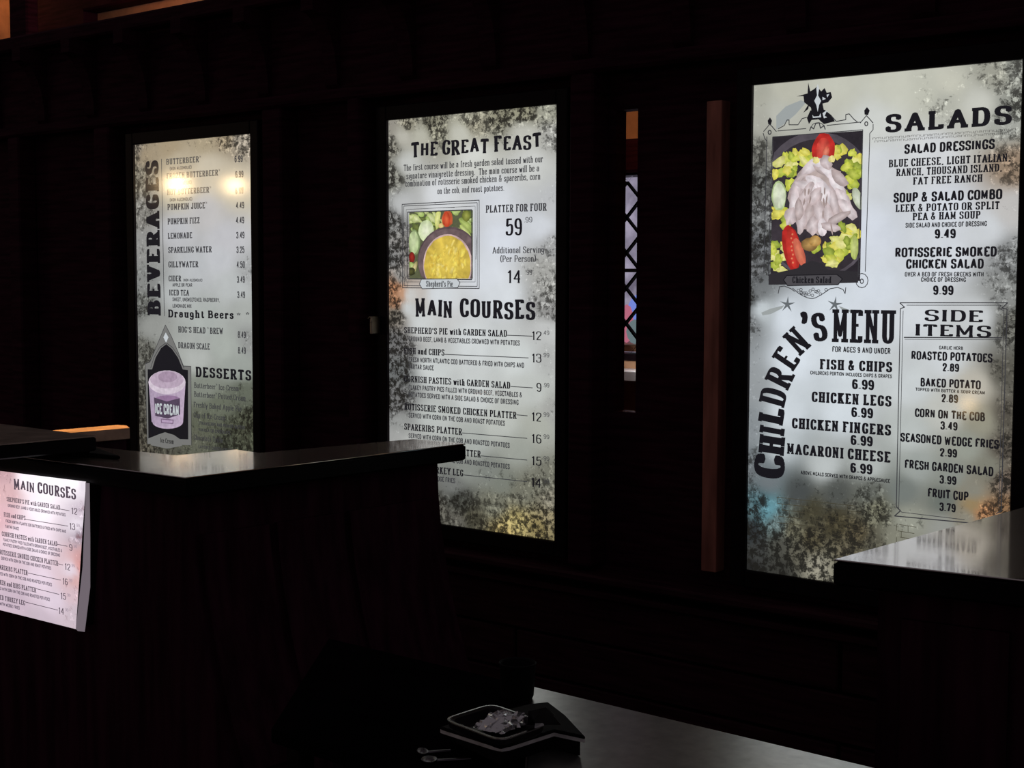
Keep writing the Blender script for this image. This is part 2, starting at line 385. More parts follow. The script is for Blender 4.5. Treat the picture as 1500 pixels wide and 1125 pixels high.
def idw(samples, px, py):
    W = 0; c = [0, 0, 0, 0]
    for x, y, col, a in samples:
        w_ = 1/(((px-x)**2+(py-y)**2)**1.8+90); W += w_
        for k in range(3): c[k] += w_*col[k]
        c[3] += w_*a
    return [q/W for q in c]
def sheet(sign, name, mat, u0_, u1_, v0_, v1_, quad, samples, nu=44, nv=80, y=0.0, curl=None):
    """quad: photo corners (tl,tr,br,bl) of the sheet, used only to read the print's colours"""
    V = []; Cc = []; Fc = []
    tl, tr, br, bl = quad
    for j in range(nv+1):
        t = j/nv
        for i in range(nu+1):
            s_ = i/nu; px = (tl[0]*(1-s_)+tr[0]*s_)*(1-t)+(bl[0]*(1-s_)+br[0]*s_)*t; py = (tl[1]*(1-s_)+tr[1]*s_)*(1-t)+(bl[1]*(1-s_)+br[1]*s_)*t
            c = idw(samples, px, py)
            if curl: uu, yy, vv = curl(px, py)
            else: uu, yy, vv = u0_+(u1_-u0_)*s_, y, v1_+(v0_-v1_)*t
            V.append((uu, yy, vv)); Cc.append((*lin(c[:3]), c[3]))
    for j in range(nv):
        for i in range(nu):
            a = j*(nu+1)+i; Fc.append((a, a+1, a+nu+2, a+nu+1))
    return link(name, V, Fc, mat, sign.root, Cc)

def blob(sign, mb, cx, cy, rx, ry, rot, c0, c1, clip, n=12, irr=.15, rs=random, dstep=.00004):
    sign.k += 1; d = .0015 + sign.k*dstep
    P = [(cx, cy)]; co = [(*lin(c0), 1)]
    for i in range(n):
        t = 2*math.pi*i/n; r = 1+rs.uniform(-irr, irr); a, b = rx*r*math.cos(t), ry*r*math.sin(t)
        P.append((cx+a*math.cos(rot)-b*math.sin(rot), cy+a*math.sin(rot)+b*math.cos(rot)))
        k = rs.uniform(.85, 1.1); co.append((*lin([min(255, q*k) for q in c1]), 1))
    Q = []
    u0_, u1_, v0_, v1_ = clip
    for p in P:
        u, v = sign.uv(*p); Q.append((min(max(u, u0_), u1_), -d, min(max(v, v0_), v1_)))
    mb.add(Q, [(0, i+1, (i+1) % n+1) for i in range(n)], co)

ZB, ZT = .67, 2.22
def menu_board(x0, x1, label, name='backlit_menu_board'):
    xc = (x0+x1)/2
    root = empty(name, (xc, 0, ZB), label, 'menu board', 'backlit menu boards on the dark wall')
    s = Sign(root, Vector((xc, 0, ZB)), Vector((1, 0, 0)))
    hw = (x1-x0)/2; H = ZT-ZB; w_ = .055
    mb = MB()   # light box behind the print
    mb.box(-hw-.02, hw+.02, .002, .05, -.02, H+.02)
    mb.build('light_box', M['frame'], root)
    fr = MB(); y0_, y1_ = -.016, .05
    fr.box(-hw-w_, -hw, y0_, y1_, -w_, H+w_, b=.004); fr.box(hw+.003, hw+w_, y0_, y1_, -w_, H+w_, b=.004)
    fr.box(-hw, hw+.003, y0_, y1_, -w_, 0, b=.004); fr.box(-hw, hw+.003, y0_, y1_, H, H+w_, b=.004)
    fr.build('frame', M['frame'], root)
    g = MB(); g.add([(-hw, -.012, 0), (hw+.003, -.012, 0), (hw+.003, -.012, H), (-hw, -.012, H)], [(0, 1, 2, 3)])
    g.build('glass_pane', M['glass'], root)
    return s, hw, H

# ================================================================== THE SETTING
WT = ony(0, 57, -.03).z                                     # top of the partition wall
sl0, sl1 = ony(915.5, 400, .11).x, ony(932.5, 400, .05).x
sz0, sz1 = ony(924, 604, .05).z, ony(924, 160, .05).z
mb = MB()
mb.box(-16, sl0, .05, .11, 0, WT); mb.box(sl1, 4, .05, .11, 0, WT)
mb.box(sl0, sl1, .05, .11, 0, sz0); mb.box(sl0, sl1, .05, .11, sz1, WT)
wall = struct(mb.build('wall_back', M['wood']), 'dark wooden partition wall carrying the lit menu boards')
mb = MB(); mb.box(-20, 6, -13, 2.2, -.1, 0); struct(mb.build('floor', M['floor']))
# wall trim: cap beam, corbels, posts, sills, wainscot planks
mb = MB(); mb.box(-16, 4, -.03, .05, WT-.07, WT, b=.01); struct(mb.build('trim_1', M['wood'], None))
mb = MB(); mb.box(-16, 4, -.05, .05, WT-.50, WT-.45, b=.012); struct(mb.build('trim_2', M['wood'], None))
# corbels with a curved underside between the two beams
cv = MB(); n = 8; pf = [(.05, .34), (-.015, .34)] + [(-.015+.0*t, .34-.0*t) for t in ()]
pf = [(.05, .36), (-.10, .36), (-.10, .30)] + [(-.10+.13*math.sin(t*math.pi/16), .02+.28*math.cos(t*math.pi/16)) for t in range(1, 9)] + [(.05, .0)]
N_ = len(pf); cv.add([(-.035, a, b) for a, b in pf]+[(.035, a, b) for a, b in pf], [tuple(range(N_)), tuple(range(N_, 2*N_))[::-1]]+[(i, i+N_, (i+1) % N_+N_, (i+1) % N_) for i in range(N_)])
base = None
for i in range(22):
    x = -10.2+i*.42
    if base is None: base = cv.build('corbel', M['wood'], wall); o = base
    else: o = base.copy(); C.objects.link(o)
    o.location = (x, 0, WT-.44)
# posts between the boards
bx = [(-5.603, -4.778), (-3.966, -3.133), (-2.347, -1.492)]
posts = [(-7.6, .10, .05, 'wood'), (-6.55, .10, .05, 'wood'), (-5.80, .12, .05, 'wood'), (-4.60, .12, .05, 'wood'), (-4.10, .06, .07, 'wood'), (-2.995, .10, .05, 'wood'), (-1.36, .12, .05, 'wood'), (-.6, .12, .05, 'wood')]
for x, w_, d_, m_ in posts:
    mb = MB(); mb.box(x-w_/2, x+w_/2, -d_, .05, .60, WT-.5, b=.008); mb.build('post', M[m_], wall)
p0, p1 = ony(1033, 400).x, ony(1055, 400).x
zz0, zz1 = ony(1044, 838).z, ony(1044, 148).z
mb = MB(); mb.box(p0, p1, -.004, .05, zz0, zz1, b=.002); mb.build('reddish_post', M['post'], wall)
# sill moulding and planked wainscot
mb = MB(); mb.box(-16, 4, -.075, .05, .555, .585, b=.008); struct(mb.build('trim_3', M['wood_h']))
mb = MB(); mb.box(-16, 4, -.055, .05, .50, .525, b=.006); struct(mb.build('trim_4', M['wood_h']))
for k, (za, zb_) in enumerate(((.02, .165), (.175, .325), (.335, .49))):
    for j in range(8):
        xa = -12+j*2.0+(.7 if k % 2 else 0)
        mb = MB(); mb.box(xa+.004, xa+1.992, -.02-random.random()*.006, .05, za, zb_, b=.005); mb.build('plank', M['wood_h'], wall)
# reveal of the slit
# ---- room behind: far wall with leaded window
YF = 1.25
wl = ony(924, 400, YF).x; wz1, wz0 = ony(924, 257, YF).z, ony(924, 518, YF).z
WX0, WX1 = wl-.33, wl+.27
mb = MB()
oz1 = ony(924, 205, YF).z
mb.box(-16, WX0, YF, YF+.12, 0, 5.2); mb.box(WX1, 6, YF, YF+.12, 0, 5.2)
mb.box(WX0, WX1, YF, YF+.12, 0, wz0-.03); mb.box(WX0, WX1, YF, YF+.12, wz1+.03, 5.2)
far = struct(mb.build('wall_far', M['plaster']), 'ochre plaster wall of the room behind, lit orange')
mb = MB(); mb.box(WX0-.06, WX1+.06, YF-.05, YF, wz1+.01, oz1, b=.01)
lint = struct(mb.build('trim_5', M['wood']))
# window
wn = struct(link('window_1', [(0, 0, 0)], [], None), 'narrow leaded window with diamond panes')
wn.location = (WX0, YF, wz0)
W_, H_ = WX1-WX0, wz1-wz0
mb = MB(); f_ = .03
mb.box(-f_, 0, -.02, .1, -f_, H_+f_); mb.box(W_, W_+f_, -.02, .1, -f_, H_+f_); mb.box(0, W_, -.02, .1, -f_, 0); mb.box(0, W_, -.02, .1, H_, H_+f_)
mb.build('window_frame', M['frame'], wn)
# view beyond the panes: daylight put into the wall's own glow
def view_mat():
    m, N, L = new_mat('street_wall_glow'); N.remove(N['Principled BSDF'])
    tc = N.new('ShaderNodeTexCoord'); n = N.new('ShaderNodeTexNoise'); n.inputs['Scale'].default_value = 9; n.inputs['Detail'].default_value = 3
    L.new(tc.outputs['Object'], n.inputs['Vector'])
    r = N.new('ShaderNodeValToRGB'); E = r.color_ramp.elements; E[0].position = .35; E[0].color = (*lin((112, 106, 124)), 1); E[1].position = .65; E[1].color = (*lin((168, 160, 182)), 1)
    L.new(n.outputs[0], r.inputs[0]); e = N.new('ShaderNodeEmission'); L.new(r.outputs[0], e.inputs[0]); L.new(e.outputs[0], N['Material Output'].inputs[0]); return m
PM = view_mat()
def flat_view(nm, rgb): return glow_mat(nm, lin(rgb), 1)  # goods glow by themselves, standing in for daylight on them
# the street view behind the panes, glowing in place of daylight: pale blockwork courses and coloured goods, then the clear panes in front
OX = lambda px, py: ony(px, py, YF+.3)
out = MB(); out.box(WX0-1.2, WX1+.4, YF+.6, YF+.7, wz0-.8, wz1+.8); 
ob = out.build('glowing_street_wall', PM); ob['kind'] = 'structure'; ob['label'] = 'pale glowing blockwork beyond the leaded window'
zS = ony(924, 503, YF+.35).z
mb = MB(); mb.box(WX0-.3, WX1+.2, YF+.2, YF+.55, zS-.03, zS); mb.box(WX0-.2, WX0-.14, YF+.3, YF+.45, 0, zS-.03); mb.box(WX1+.04, WX1+.1, YF+.3, YF+.45, 0, zS-.03); struct(mb.build('trim_8', M['plaster']))
for nm, px, yy, pt, r_, rgb, lb in (('blue_bundle', 932, .46, 432, .045, (120, 140, 225), 'blurred blue bundle seen through the leaded window'), ('red_bundle', 918, .36, 446, .036, (190, 108, 130), 'blurred red bundle seen through the leaded window'), ('green_bundle', 930, .28, 468, .036, (108, 124, 128), 'blurred grey-green bundle low behind the leaded window')):
    p = ony(px, 460, YF+yy); zt_ = ony(px, pt, YF+yy).z; hh = (zt_-zS)/2; V = []; Fc = []
    for j in range(7):
        for i in range(12):
            a, b = i*math.pi/6, -math.pi/2+j*math.pi/6; k = r_*(1+.12*math.sin(3*a+j)); V.append((k*math.cos(b)*math.cos(a), k*math.cos(b)*math.sin(a), hh*math.sin(b)))
    for j in range(6):
        for i in range(12): Fc.append((j*12+i, j*12+(i+1) % 12, (j+1)*12+(i+1) % 12, (j+1)*12+i))
    o = link(nm, V, Fc, flat_view(nm+'_cloth_glow', rgb), smooth=True); o.location = (p.x, p.y, zS+hh+.001); tag(o, lb, 'bundle', 'goods beyond the leaded window')
# diamond lattice
dw, dh = .150, .158
nx, nz = int(W_/dw)+1, int(H_/dh)+1
pane = None
offx = ony(932, 370, YF).x-WX0; offz = ony(932, 370, YF).z-wz0     # a crossing of the leads
offx %= dw; offz %= dh
gp = glass_mat('clear_leaded_glass', .1)
def clip_poly(P, W_, H_):
    for ax, lim, sg in ((0, 0, 1), (0, W_, -1), (1, 0, 1), (1, H_, -1)):
        Q = []
        for i in range(len(P)):
            a, b = P[i], P[(i+1) % len(P)]; ia, ib = sg*(a[ax]-lim) >= 0, sg*(b[ax]-lim) >= 0
            if ia: Q.append(a)
            if ia != ib:
                t = (lim-a[ax])/(b[ax]-a[ax]); Q.append((a[0]+t*(b[0]-a[0]), a[1]+t*(b[1]-a[1])))
        P = Q
        if not P: return []
    return P
came = MB()
for i in range(-1, 2*nx+3):
    for j in range(-1, 2*nz+3):
        if (i+j) % 2: continue
        cx_, cz_ = offx+(i-1)*dw/2, offz+(j-1)*dh/2
        k = .94; P = clip_poly([(cx_-dw/2*k, cz_), (cx_, cz_-dh/2*k), (cx_+dw/2*k, cz_), (cx_, cz_+dh/2*k)], W_, H_)
        if len(P) >= 3:
            n = len(P); link('pane', [(a, .03, b) for a, b in P]+[(a, .034, b) for a, b in P], [tuple(range(n)), tuple(range(n, 2*n))[::-1]]+[(q, q+n, (q+1) % n+n, (q+1) % n) for q in range(n)], gp, wn)
        for sx_, sz_ in ((1, 1), (1, -1)):
            a = Vector((cx_-dw/2 if 1 else 0, 0, cz_)); b = Vector((cx_, 0, cz_+sz_*dh/2)); 
            for (A_, B_) in ((a, b), (Vector((cx_, 0, cz_+sz_*dh/2)), Vector((cx_+dw/2, 0, cz_)))):
                dd = (B_-A_).normalized(); q = Vector((-dd.z, 0, dd.x))*.004
                if not all(-.001 <= t.x <= W_+.001 and -.001 <= t.z <= H_+.001 for t in (A_, B_)): continue
                came.add([tuple(t+Vector((0, y, 0))) for y in (.022, .042) for t in (A_-q, B_-q, B_+q, A_+q)], [(0, 1, 2, 3), (7, 6, 5, 4), (0, 4, 5, 1), (1, 5, 6, 2), (2, 6, 7, 3), (3, 7, 4, 0)])
hb = ony(924, 396, YF).z-wz0
came.box(0, W_, .018, .046, hb-.008, hb+.008)
co = came.build('lead_came', M['came'], wn)
# sill, its top brightened by the added light
sp = ony(924, 542, YF-.1)
mb = MB(); mb.box(WX0-.04, WX1+.04, YF-.14, YF, sp.z-.05, sp.z, b=.006)
o = mb.build('window_sill', M['paper'], wn); o.location = (-WX0, -YF, -wz0)
# dark posts and beam in the room behind, seen over the partition
a, b = ony(18, 30, .7), ony(48, 30, .7)
mb = MB(); mb.box(a.x+.03, b.x, .66, .74, 0, 5.1, b=.01); o = mb.build('timber_post', M['wood']); tag(o, 'dark red timber post rising above the wall top, by the orange glow', 'post')
a, b = ony(50, 30, YF-.06), ony(132, 30, YF-.06)
mb = MB(); mb.box(a.x, b.x, YF-.1, YF, 0, 5.1, b=.01); struct(mb.build('trim_6', M['wood']))
a = ony(132, 18, YF-.06); b = ony(560, 18, YF-.06)
mb = MB(); mb.box(a.x, b.x, YF-.12, YF, a.z, 5.1, b=.01); struct(mb.build('trim_7', M['wood']))

# ================================================================== COUNTERS
def offset_poly(P, dists):
    """P counter-clockwise list of Vector xy; dists per edge (positive = inwards)"""
    n = len(P); L_ = []
    for i in range(n):
        a, b = P[i], P[(i+1) % n]; d = (b-a).normalized(); nn = Vector((-d.y, d.x)); L_.append((a+nn*dists[i], d))
    R_ = []
    for i in range(n):
        p, d = L_[i-1]; q, e = L_[i]; den = d.x*e.y-d.y*e.x
        t = ((q-p).x*e.y-(q-p).y*e.x)/den if abs(den) > 1e-6 else 0
        R_.append(p+d*t if abs(den) > 1e-6 else q)
    return R_
def ccw(P):
    a = sum(P[i].x*P[(i+1) % len(P)].y-P[(i+1) % len(P)].x*P[i].y for i in range(len(P)))
    return P if a > 0 else P[::-1]
def slab(mbt, P, z0, z1, ch=.004):
    n = len(P); Q = offset_poly(P, [ch]*n)
    V = [(p.x, p.y, z0+ch) for p in P]+[(p.x, p.y, z1-ch) for p in P]+[(p.x, p.y, z1) for p in Q]+[(p.x, p.y, z0) for p in Q]
    Fc = [(i, (i+1) % n, n+(i+1) % n, n+i) for i in range(n)]+[(n+i, n+(i+1) % n, 2*n+(i+1) % n, 2*n+i) for i in range(n)]
    Fc += [tuple(range(2*n, 3*n)), tuple(range(3*n, 4*n))[::-1]]+[(3*n+i, 3*n+(i+1) % n, (i+1) % n, i) for i in range(n)]
    mbt.add(V, Fc)
def xy(px, py, z): p = onz(px, py, z); return Vector((p.x, p.y))
ZC = 1.07
# --- central L-shaped ledge
A = xy(271.5, 699.5, ZC); B = xy(682, 649.5, ZC); B2 = xy(606, 642.9, ZC); E1 = xy(380, 663.2, ZC); D1 = xy(345, 658.3, ZC); C1 = xy(258, 667, ZC); G1 = xy(-200, 617.8, ZC); G2 = xy(-200, 638.5, ZC)
P = [A, B, B2, E1, D1, C1, G1, G2]; P = ccw(P)
org = Vector((A.x, A.y))
root = empty('order_counter', (A.x, A.y, 0), 'black L-shaped order counter with polished ledge and flared dark base, before two boards', 'counter')
L0 = [p-org for p in P]
mb = MB(); slab(mb, L0, ZC-.004, ZC, .0015); mb.build('polished_surface', M['top'], root)
mb = MB(); slab(mb, L0, ZC-.056, ZC-.0042, .006); mb.build('ledge_edge', M['edge'], root)
# body rings with flared foot. find edges: A-B (outer side) and G2-A (front)
n = len(L0); iA = min(range(n), key=lambda i: L0[i].length)
key = lambda p: min(range(n), key=lambda i: (L0[i]-(p-org)).length)
def edge_of(p, q):
    i, j = key(p), key(q); return i if (i+1) % n == j else j
eAB, eGA, eBB = edge_of(A, B), edge_of(G2, A), edge_of(B, B2)
rings = []
for z in [1.014, .97, .90, .82, .72, .6, .48, .36, .26, .18, .10, .0]:
    t = (1.014-z)/1.014; fl = -.30*t**1.9
    if z < .12: fl = -.30*(.9**1.9)
    ds = [.03]*n; ds[eAB] = .05+fl; ds[eGA] = .05; ds[eBB] = .075
    rings.append((z, offset_poly(L0, ds)))
def rings_mesh(rings, name, mat, root):
    n = len(rings[0][1]); mb = MB(); V = [(p.x, p.y, z) for z, R_ in rings for p in R_]
    Fc = [(k*n+i, k*n+(i+1) % n, (k+1)*n+(i+1) % n, (k+1)*n+i) for k in range(len(rings)-1) for i in range(n)]
    Fc += [tuple(range(n)), tuple(range((len(rings)-1)*n, len(rings)*n))[::-1]]
    mb.add(V, Fc); return mb.build(name, mat, root)
rings_mesh(rings, 'body', M['body'], root)
# framed panels on the side that faces the camera, following the flare
i, j = eAB, (eAB+1) % n
for t0, t1 in ((.03, .27), (.30, .56), (.59, .96)):
    mb = MB()
    R2 = [r for r in rings if .2 < r[0] < .95]
    V = []; 
    for z, R_ in R2:
        a, b = R_[i], R_[j]; d = (b-a).normalized(); nn = Vector((d.y, -d.x))
        for t in (t0, t1):
            q = a+(b-a)*t; V += [(q.x+nn.x*.014, q.y+nn.y*.014, z), (q.x-nn.x*.004, q.y-nn.y*.004, z)]
    m_ = len(R2); Fc = []
    for k in range(m_-1):
        o_ = 4*k; Fc += [(o_, o_+2, o_+6, o_+4), (o_, o_+4, o_+5, o_+1), (o_+2, o_+3, o_+7, o_+6)]
    Fc += [(0, 1, 3, 2), (4*m_-4, 4*m_-2, 4*m_-1, 4*m_-3)]
    mb.add(V, Fc); mb.build('side_panel', M['body'], root)
# --- raised shelf standing on the ledge at the left
ZR = 1.135
H0 = xy(140.5, 638.4, ZR); H1 = xy(-60, 656, ZR); H2 = xy(-60, 613, ZR); H3 = xy(-260, 640, ZR)
Pr = ccw([H0, H2, H1])
o3 = Vector((H0.x, H0.y)); root2 = empty('raised_shelf', (H0.x, H0.y, ZC), 'raised black shelf standing on the ledge above the lit menu sheet', 'shelf')
L2 = [p-o3 for p in Pr]
mb = MB(); slab(mb, L2, ZR-.004-ZC, ZR-ZC, .0015); mb.build('shelf_surface', surf('worn_shelf_top', (.42, .34, .28), .32, .5, .3, 14, .1), root2)
mb = MB(); slab(mb, L2, ZR-.045-ZC, ZR-.0042-ZC, .004); mb.build('shelf_edge', M['edge'], root2)
s0, s1, s2, s3 = [xy(*q, ZC) for q in ((176, 673.5), (141, 661), (-120, 632), (-120, 648))]
L3 = offset_poly([p-o3 for p in ccw([s0, s1, s2, s3])], [.0]*4)
mb = MB(); slab(mb, L3, .0005, .012, .003); mb.build('foot_plate', M['edge'], root2)
s0, s1, s2, s3 = [xy(*q, ZC) for q in ((132, 669), (110, 659), (-120, 632), (-120, 645))]
mb = MB(); slab(mb, [p-o3 for p in ccw([s0, s1, s2, s3])], .012, ZR-ZC-.045, .002); mb.build('riser', M['frame'], root2)
# --- warm-lit ledge at the back left
qs = [xy(*q, ZC) for q in ((40, 633.4), (172, 622.3), (186, 623.3), (190, 626), (40, 638.5))]
Pw = ccw(qs); o4 = qs[3].copy()
root3 = empty('side_ledge', (o4.x, o4.y, 0), 'brown wooden counter ledge lit orange, beside the beverages board', 'counter')
mb = MB(); slab(mb, [p-o4 for p in Pw], ZC-.042, ZC, .002); mb.build('ledge_top', surf('warm_ledge_wood', (.50, .30, .22), .5, 0, .3, 12, .1), root3)
mb = MB(); slab(mb, offset_poly([p-o4 for p in Pw], [.012]*5), 0, ZC-.042, .003); mb.build('ledge_body', M['body'], root3)
# --- right-hand counter
R0 = xy(1221.5, 819, ZC); R1 = xy(1492, 744.8, ZC); dR = (R1-R0).normalized(); R1 = R0+dR*1.02
R3 = xy(1497, 849.5, ZC); dF = (R3-R0).normalized(); R3 = R0+dF*1.6; R2 = R3+(R1-R0)
o5 = R0.copy(); Pq = ccw([R0, R1, R2, R3])
root4 = empty('serving_counter', (R0.x, R0.y, 0), 'black counter with polished top mirroring the salads board', 'counter')
Lq = [p-o5 for p in Pq]
mb = MB(); slab(mb, Lq, ZC-.004, ZC, .0015); mb.build('polished_surface', M['top'], root4)
mb = MB(); slab(mb, Lq, ZC-.052, ZC-.0042, .006); mb.build('ledge_edge', M['edge'], root4)
kk = lambda p: min(range(4), key=lambda i: (Lq[i]-(p-o5)).length)
ii, jj = kk(R0), kk(R1); eL = ii if (ii+1) % 4 == jj else jj
ii2, jj2 = kk(R0), kk(R3); eF = ii2 if (ii2+1) % 4 == jj2 else jj2
ds = [.04]*4; ds[eL] = .060; ds[eF] = .055
Lb = offset_poly(Lq, ds)
mb = MB(); slab(mb, Lb, 0, ZC-.052, .004); mb.build('body', M['body'], root4)
# vertical panels on its front
a, b = Lb[kk(R0)], Lb[kk(R3)]; d = (b-a).normalized(); nn = Vector((d.y, -d.x)); 
if nn.dot(Vector((0, -1))) < 0: nn = -nn
for k in range(6):
    p = a+d*(.05+k*.24); q = p+d*.2; z0_, z1_ = .15, .96
    V = [(r.x+nn.x*h_, r.y+nn.y*h_, z) for h_ in (-.005, .012) for r, z in ((p, z0_), (q, z0_), (q, z1_), (p, z1_))]
    mb = MB(); mb.add(V, [(0, 1, 2, 3), (7, 6, 5, 4), (0, 4, 5, 1), (1, 5, 6, 2), (2, 6, 7, 3), (3, 7, 4, 0)]); mb.build('front_panel', M['body'], root4)

# ================================================================== MENU BOARDS
s1_, hw, H = menu_board(*bx[0], 'backlit beverages and desserts menu board, furthest from the serving counter')
Wt = (212, 214, 214)
sheet(s1_, 'printed_sheet', sheet_mat('print_beverages', (28, 26, 22)), -hw, hw+.003, 0, H, ((197, 210), (366, 197), (370, 733), (205, 712)), [
 (200, 215, (120, 112, 100), .95), (215, 222, (165, 150, 125), .5), (250, 215, (168, 152, 125), .45), (300, 205, (172, 158, 132), .55), (350, 203, (165, 155, 140), .85), (330, 202, (160, 145, 120), .8), (362, 200, (170, 160, 145), .85),
 (206, 260, (130, 125, 112), .85), (208, 310, (140, 138, 132), .75), (210, 360, (150, 150, 148), .55), (212, 410, (140, 142, 140), .6), (205, 450, (110, 112, 108), .8), (206, 520, (105, 105, 98), .8), (206, 600, (79, 77, 70), 0.90), (208, 660, (88, 84, 74), 0.90),
 (260, 235, (190, 178, 155), .1), (310, 245, (200, 190, 170), .05), (262, 275, (205, 196, 170), 0), (345, 275, (205, 196, 175), 0), (300, 310, (196, 194, 194), 0), (260, 340, (192, 193, 197), 0), (330, 350, (196, 196, 200), .15), (320, 380, (196, 198, 202), .25), (290, 390, (190, 193, 196), 0), (340, 420, (186, 190, 190), .2), (260, 430, (184, 188, 188), .05), (300, 470, (176, 182, 178), .1), (355, 460, (172, 176, 172), .2),
 (225, 480, (150, 152, 148), .4), (330, 510, (170, 176, 170), .1), (345, 540, (160, 166, 160), .15), (280, 500, (170, 174, 170), .1), (290, 530, (178, 182, 178), 0), (300, 570, (132, 137, 127), 0.30), (355, 580, (99, 104, 92), 0.60), (320, 600, (104, 109, 95), 0.50), (300, 630, (95, 99, 84), 0.60), (350, 640, (74, 77, 63), 0.80), (290, 652, (97, 99, 86), 0.60), (330, 655, (70, 74, 62), 0.80), (245, 655, (84, 83, 74), 0.70), (220, 655, (79, 76, 67), 0.85), (366, 400, (170, 172, 172), .6), (366, 500, (150, 152, 150), .6), (366, 620, (66, 69, 56), 0.90), (300, 720, (62, 60, 51), 0.90)])
L = s1_.line
for (t, xl, xr, y, h, st, m_) in [
 ('BUTTERBEER™', 244.9, 295, 241.5, 8.6, 'slab', 'soft'), ('(NON ALCOHOLIC)', 250, 282, 249.8, 5, 'cond', 'soft'), ('FROZEN BUTTERBEER™', 245.5, 323, 262.5, 8.6, 'slab', 'soft'), ('(NON ALCOHOLIC)', 250, 282, 271.5, 5, 'cond', 'soft'),
 ('HOT BUTTERBEER™', 246, 310, 286, 8.6, 'slab', 'soft'), ('(NON ALCOHOLIC)', 250, 283, 295.5, 5, 'cond', 'soft'), ('PUMPKIN JUICE™', 246.7, 304, 308, 9, 'slab', 'grey'), ('PUMPKIN FIZZ', 247, 293.8, 329, 9, 'slab', 'grey'),
 ('LEMONADE', 247.3, 282.9, 350, 8.8, 'slab', 'grey'), ('SPARKLING WATER', 247.8, 311.5, 370.7, 8.8, 'slab', 'grey'), ('GILLYWATER', 248, 291.8, 391.8, 8.8, 'slab', 'grey'), ('CIDER', 248.4, 266.7, 412.2, 8.6, 'slab', 'grey'),
 ('(NON ALCOHOLIC)', 270, 297.8, 412.5, 4.2, 'cond', 'grey'), ('APPLE OR PEAR', 254, 283, 420, 5.2, 'cond', 'grey'), ('ICED TEA', 249.3, 278.2, 432.7, 8.4, 'slab', 'grey'), ('SWEET, UNSWEETENED, RASPBERRY,', 254, 323.3, 441.3, 5.8, 'cond', 'grey'), ('LEMONADE MIX', 254, 282, 450.7, 5.8, 'cond', 'grey'),
 ("HOG'S HEAD ™ BREW", 262.5, 328, 487, 9, 'slab', 'grey'), ('DRAGON SCALE', 262.5, 308.7, 510, 9, 'slab', 'grey'),
 ('Butterbeer™ Ice-Cream', 285.6, 351, 568, 8, 'serif', 'grey'), ('Butterbeer™ Potted Cream', 285.6, 361, 581, 8, 'serif', 'grey'), ('Freshly Baked Apple Pie', 285, 355, 596.3, 8, 'serif', 'grey'), ('Cup of Ice-Cream', 285, 331.4, 611.4, 8, 'serif', 'grey'),
 ('STRAWBERRY AND PEANUT-BUTTER', 292, 360, 622, 5.2, 'cond', 'grey'), ('VANILLA OR CHOCOLATE', 292, 339, 631.5, 5.2, 'cond', 'grey'), ('Chocolate Trifle', 285, 328, 644, 8, 'serif', 'grey'), ('LAYERED CHOCOLATE CREAM', 292, 350, 656.5, 5.2, 'cond', 'grey')]:
    L('menu_line', t, xl, xr, y, h, st, m_)
for t, xl, xr, y in [('6.99', 344.9, 357, 238.2), ('6.99', 346, 358, 260.7), ('6.99', 346, 358, 284.4), ('4.49', 347, 359, 306), ('4.49', 347, 359, 327.8), ('3.49', 347.5, 359.4, 349.6), ('3.25', 347.8, 359.4, 371), ('4.50', 348, 360, 392.7), ('3.49', 348.5, 360, 414.4), ('3.49', 349, 360.4, 436.6), ('8.49', 349.8, 361.4, 495), ('8.49', 350, 361.5, 518)]:
    L('price', t, xl, xr, y, 10, 'cond', 'grey')
L('heading', 'Draught', 247.7, 300.6, 464.8, 11.5, 'heavy', 'black'); L('heading', 'Beers', 306, 343.6, 466.2, 11.5, 'heavy', 'black'); L('printed_star', '*', 348, 354, 465, 7, 'thin', 'grey'); L('printed_star', '*', 361, 367, 464, 7, 'thin', 'grey')
L('heading', 'DESSERTS', 288, 369.5, 552, 15, 'heavy', 'black')
# BEVERAGES running up the board
u0_, v0_ = s1_.uv(237, 462); u1_, v1_ = s1_.uv(231.5, 234.5); uw = s1_.uv(217.5, 462)[0]
mb = MB(); m2 = MB(); text(m2, 'BEVERAGES', 0, v1_-v0_, 0, u0_-uw, 'heavy', 0)
lean = (s1_.uv(232, 240)[0]-s1_.uv(237, 462)[0])/(v1_-v0_)*.0
mb.add([(u0_-v[2], -.005, v0_+v[0]) for v in m2.v], m2.f); mb.build('heading', M['black'], s1_.root)
mb = MB(); s1_.stroke(mb, [(237.8, 233), (242, 463)], 1.3); mb.build('printed_rule', M['grey'], s1_.root)
# gothic niche with the tub of ice cream
mb = MB(); s1_.poly(mb, [(243.5, 476), (252, 492), (262, 515), (270, 536), (281, 536.5), (281.5, 652), (217, 650), (214, 533), (221, 530), (231, 506)], .004); mb.build('niche_border', M['midgrey'], s1_.root)
mb = MB(); s1_.poly(mb, [(244.7, 504), (253, 511), (262, 524), (269, 541), (276.5, 542), (277, 643.5), (262, 643), (240, 634), (218.5, 642), (217.5, 541), (224, 541), (229, 524), (237, 510)], .0045); mb.build('niche_shadow', M['black'], s1_.root)
mb = MB(); s1_.poly(mb, [(244, 487), (248, 494), (244.5, 502), (240.5, 494)], .0046); mb.build('niche_light', M['pale'], s1_.root)
mb = MB(); 
for P in ([(243.5, 476), (252, 492), (262, 515), (270, 536), (281, 536.5), (281.5, 652)], [(243.5, 476), (231, 506), (221, 530), (214, 533), (217, 650)], [(244.7, 502), (254, 509), (264, 523), (271, 540)], [(244.7, 502), (235, 509), (227, 523), (222, 539)]): s1_.stroke(mb, P, 1.0, d=.0047)
mb.build('niche_outline', M['grey'], s1_.root)
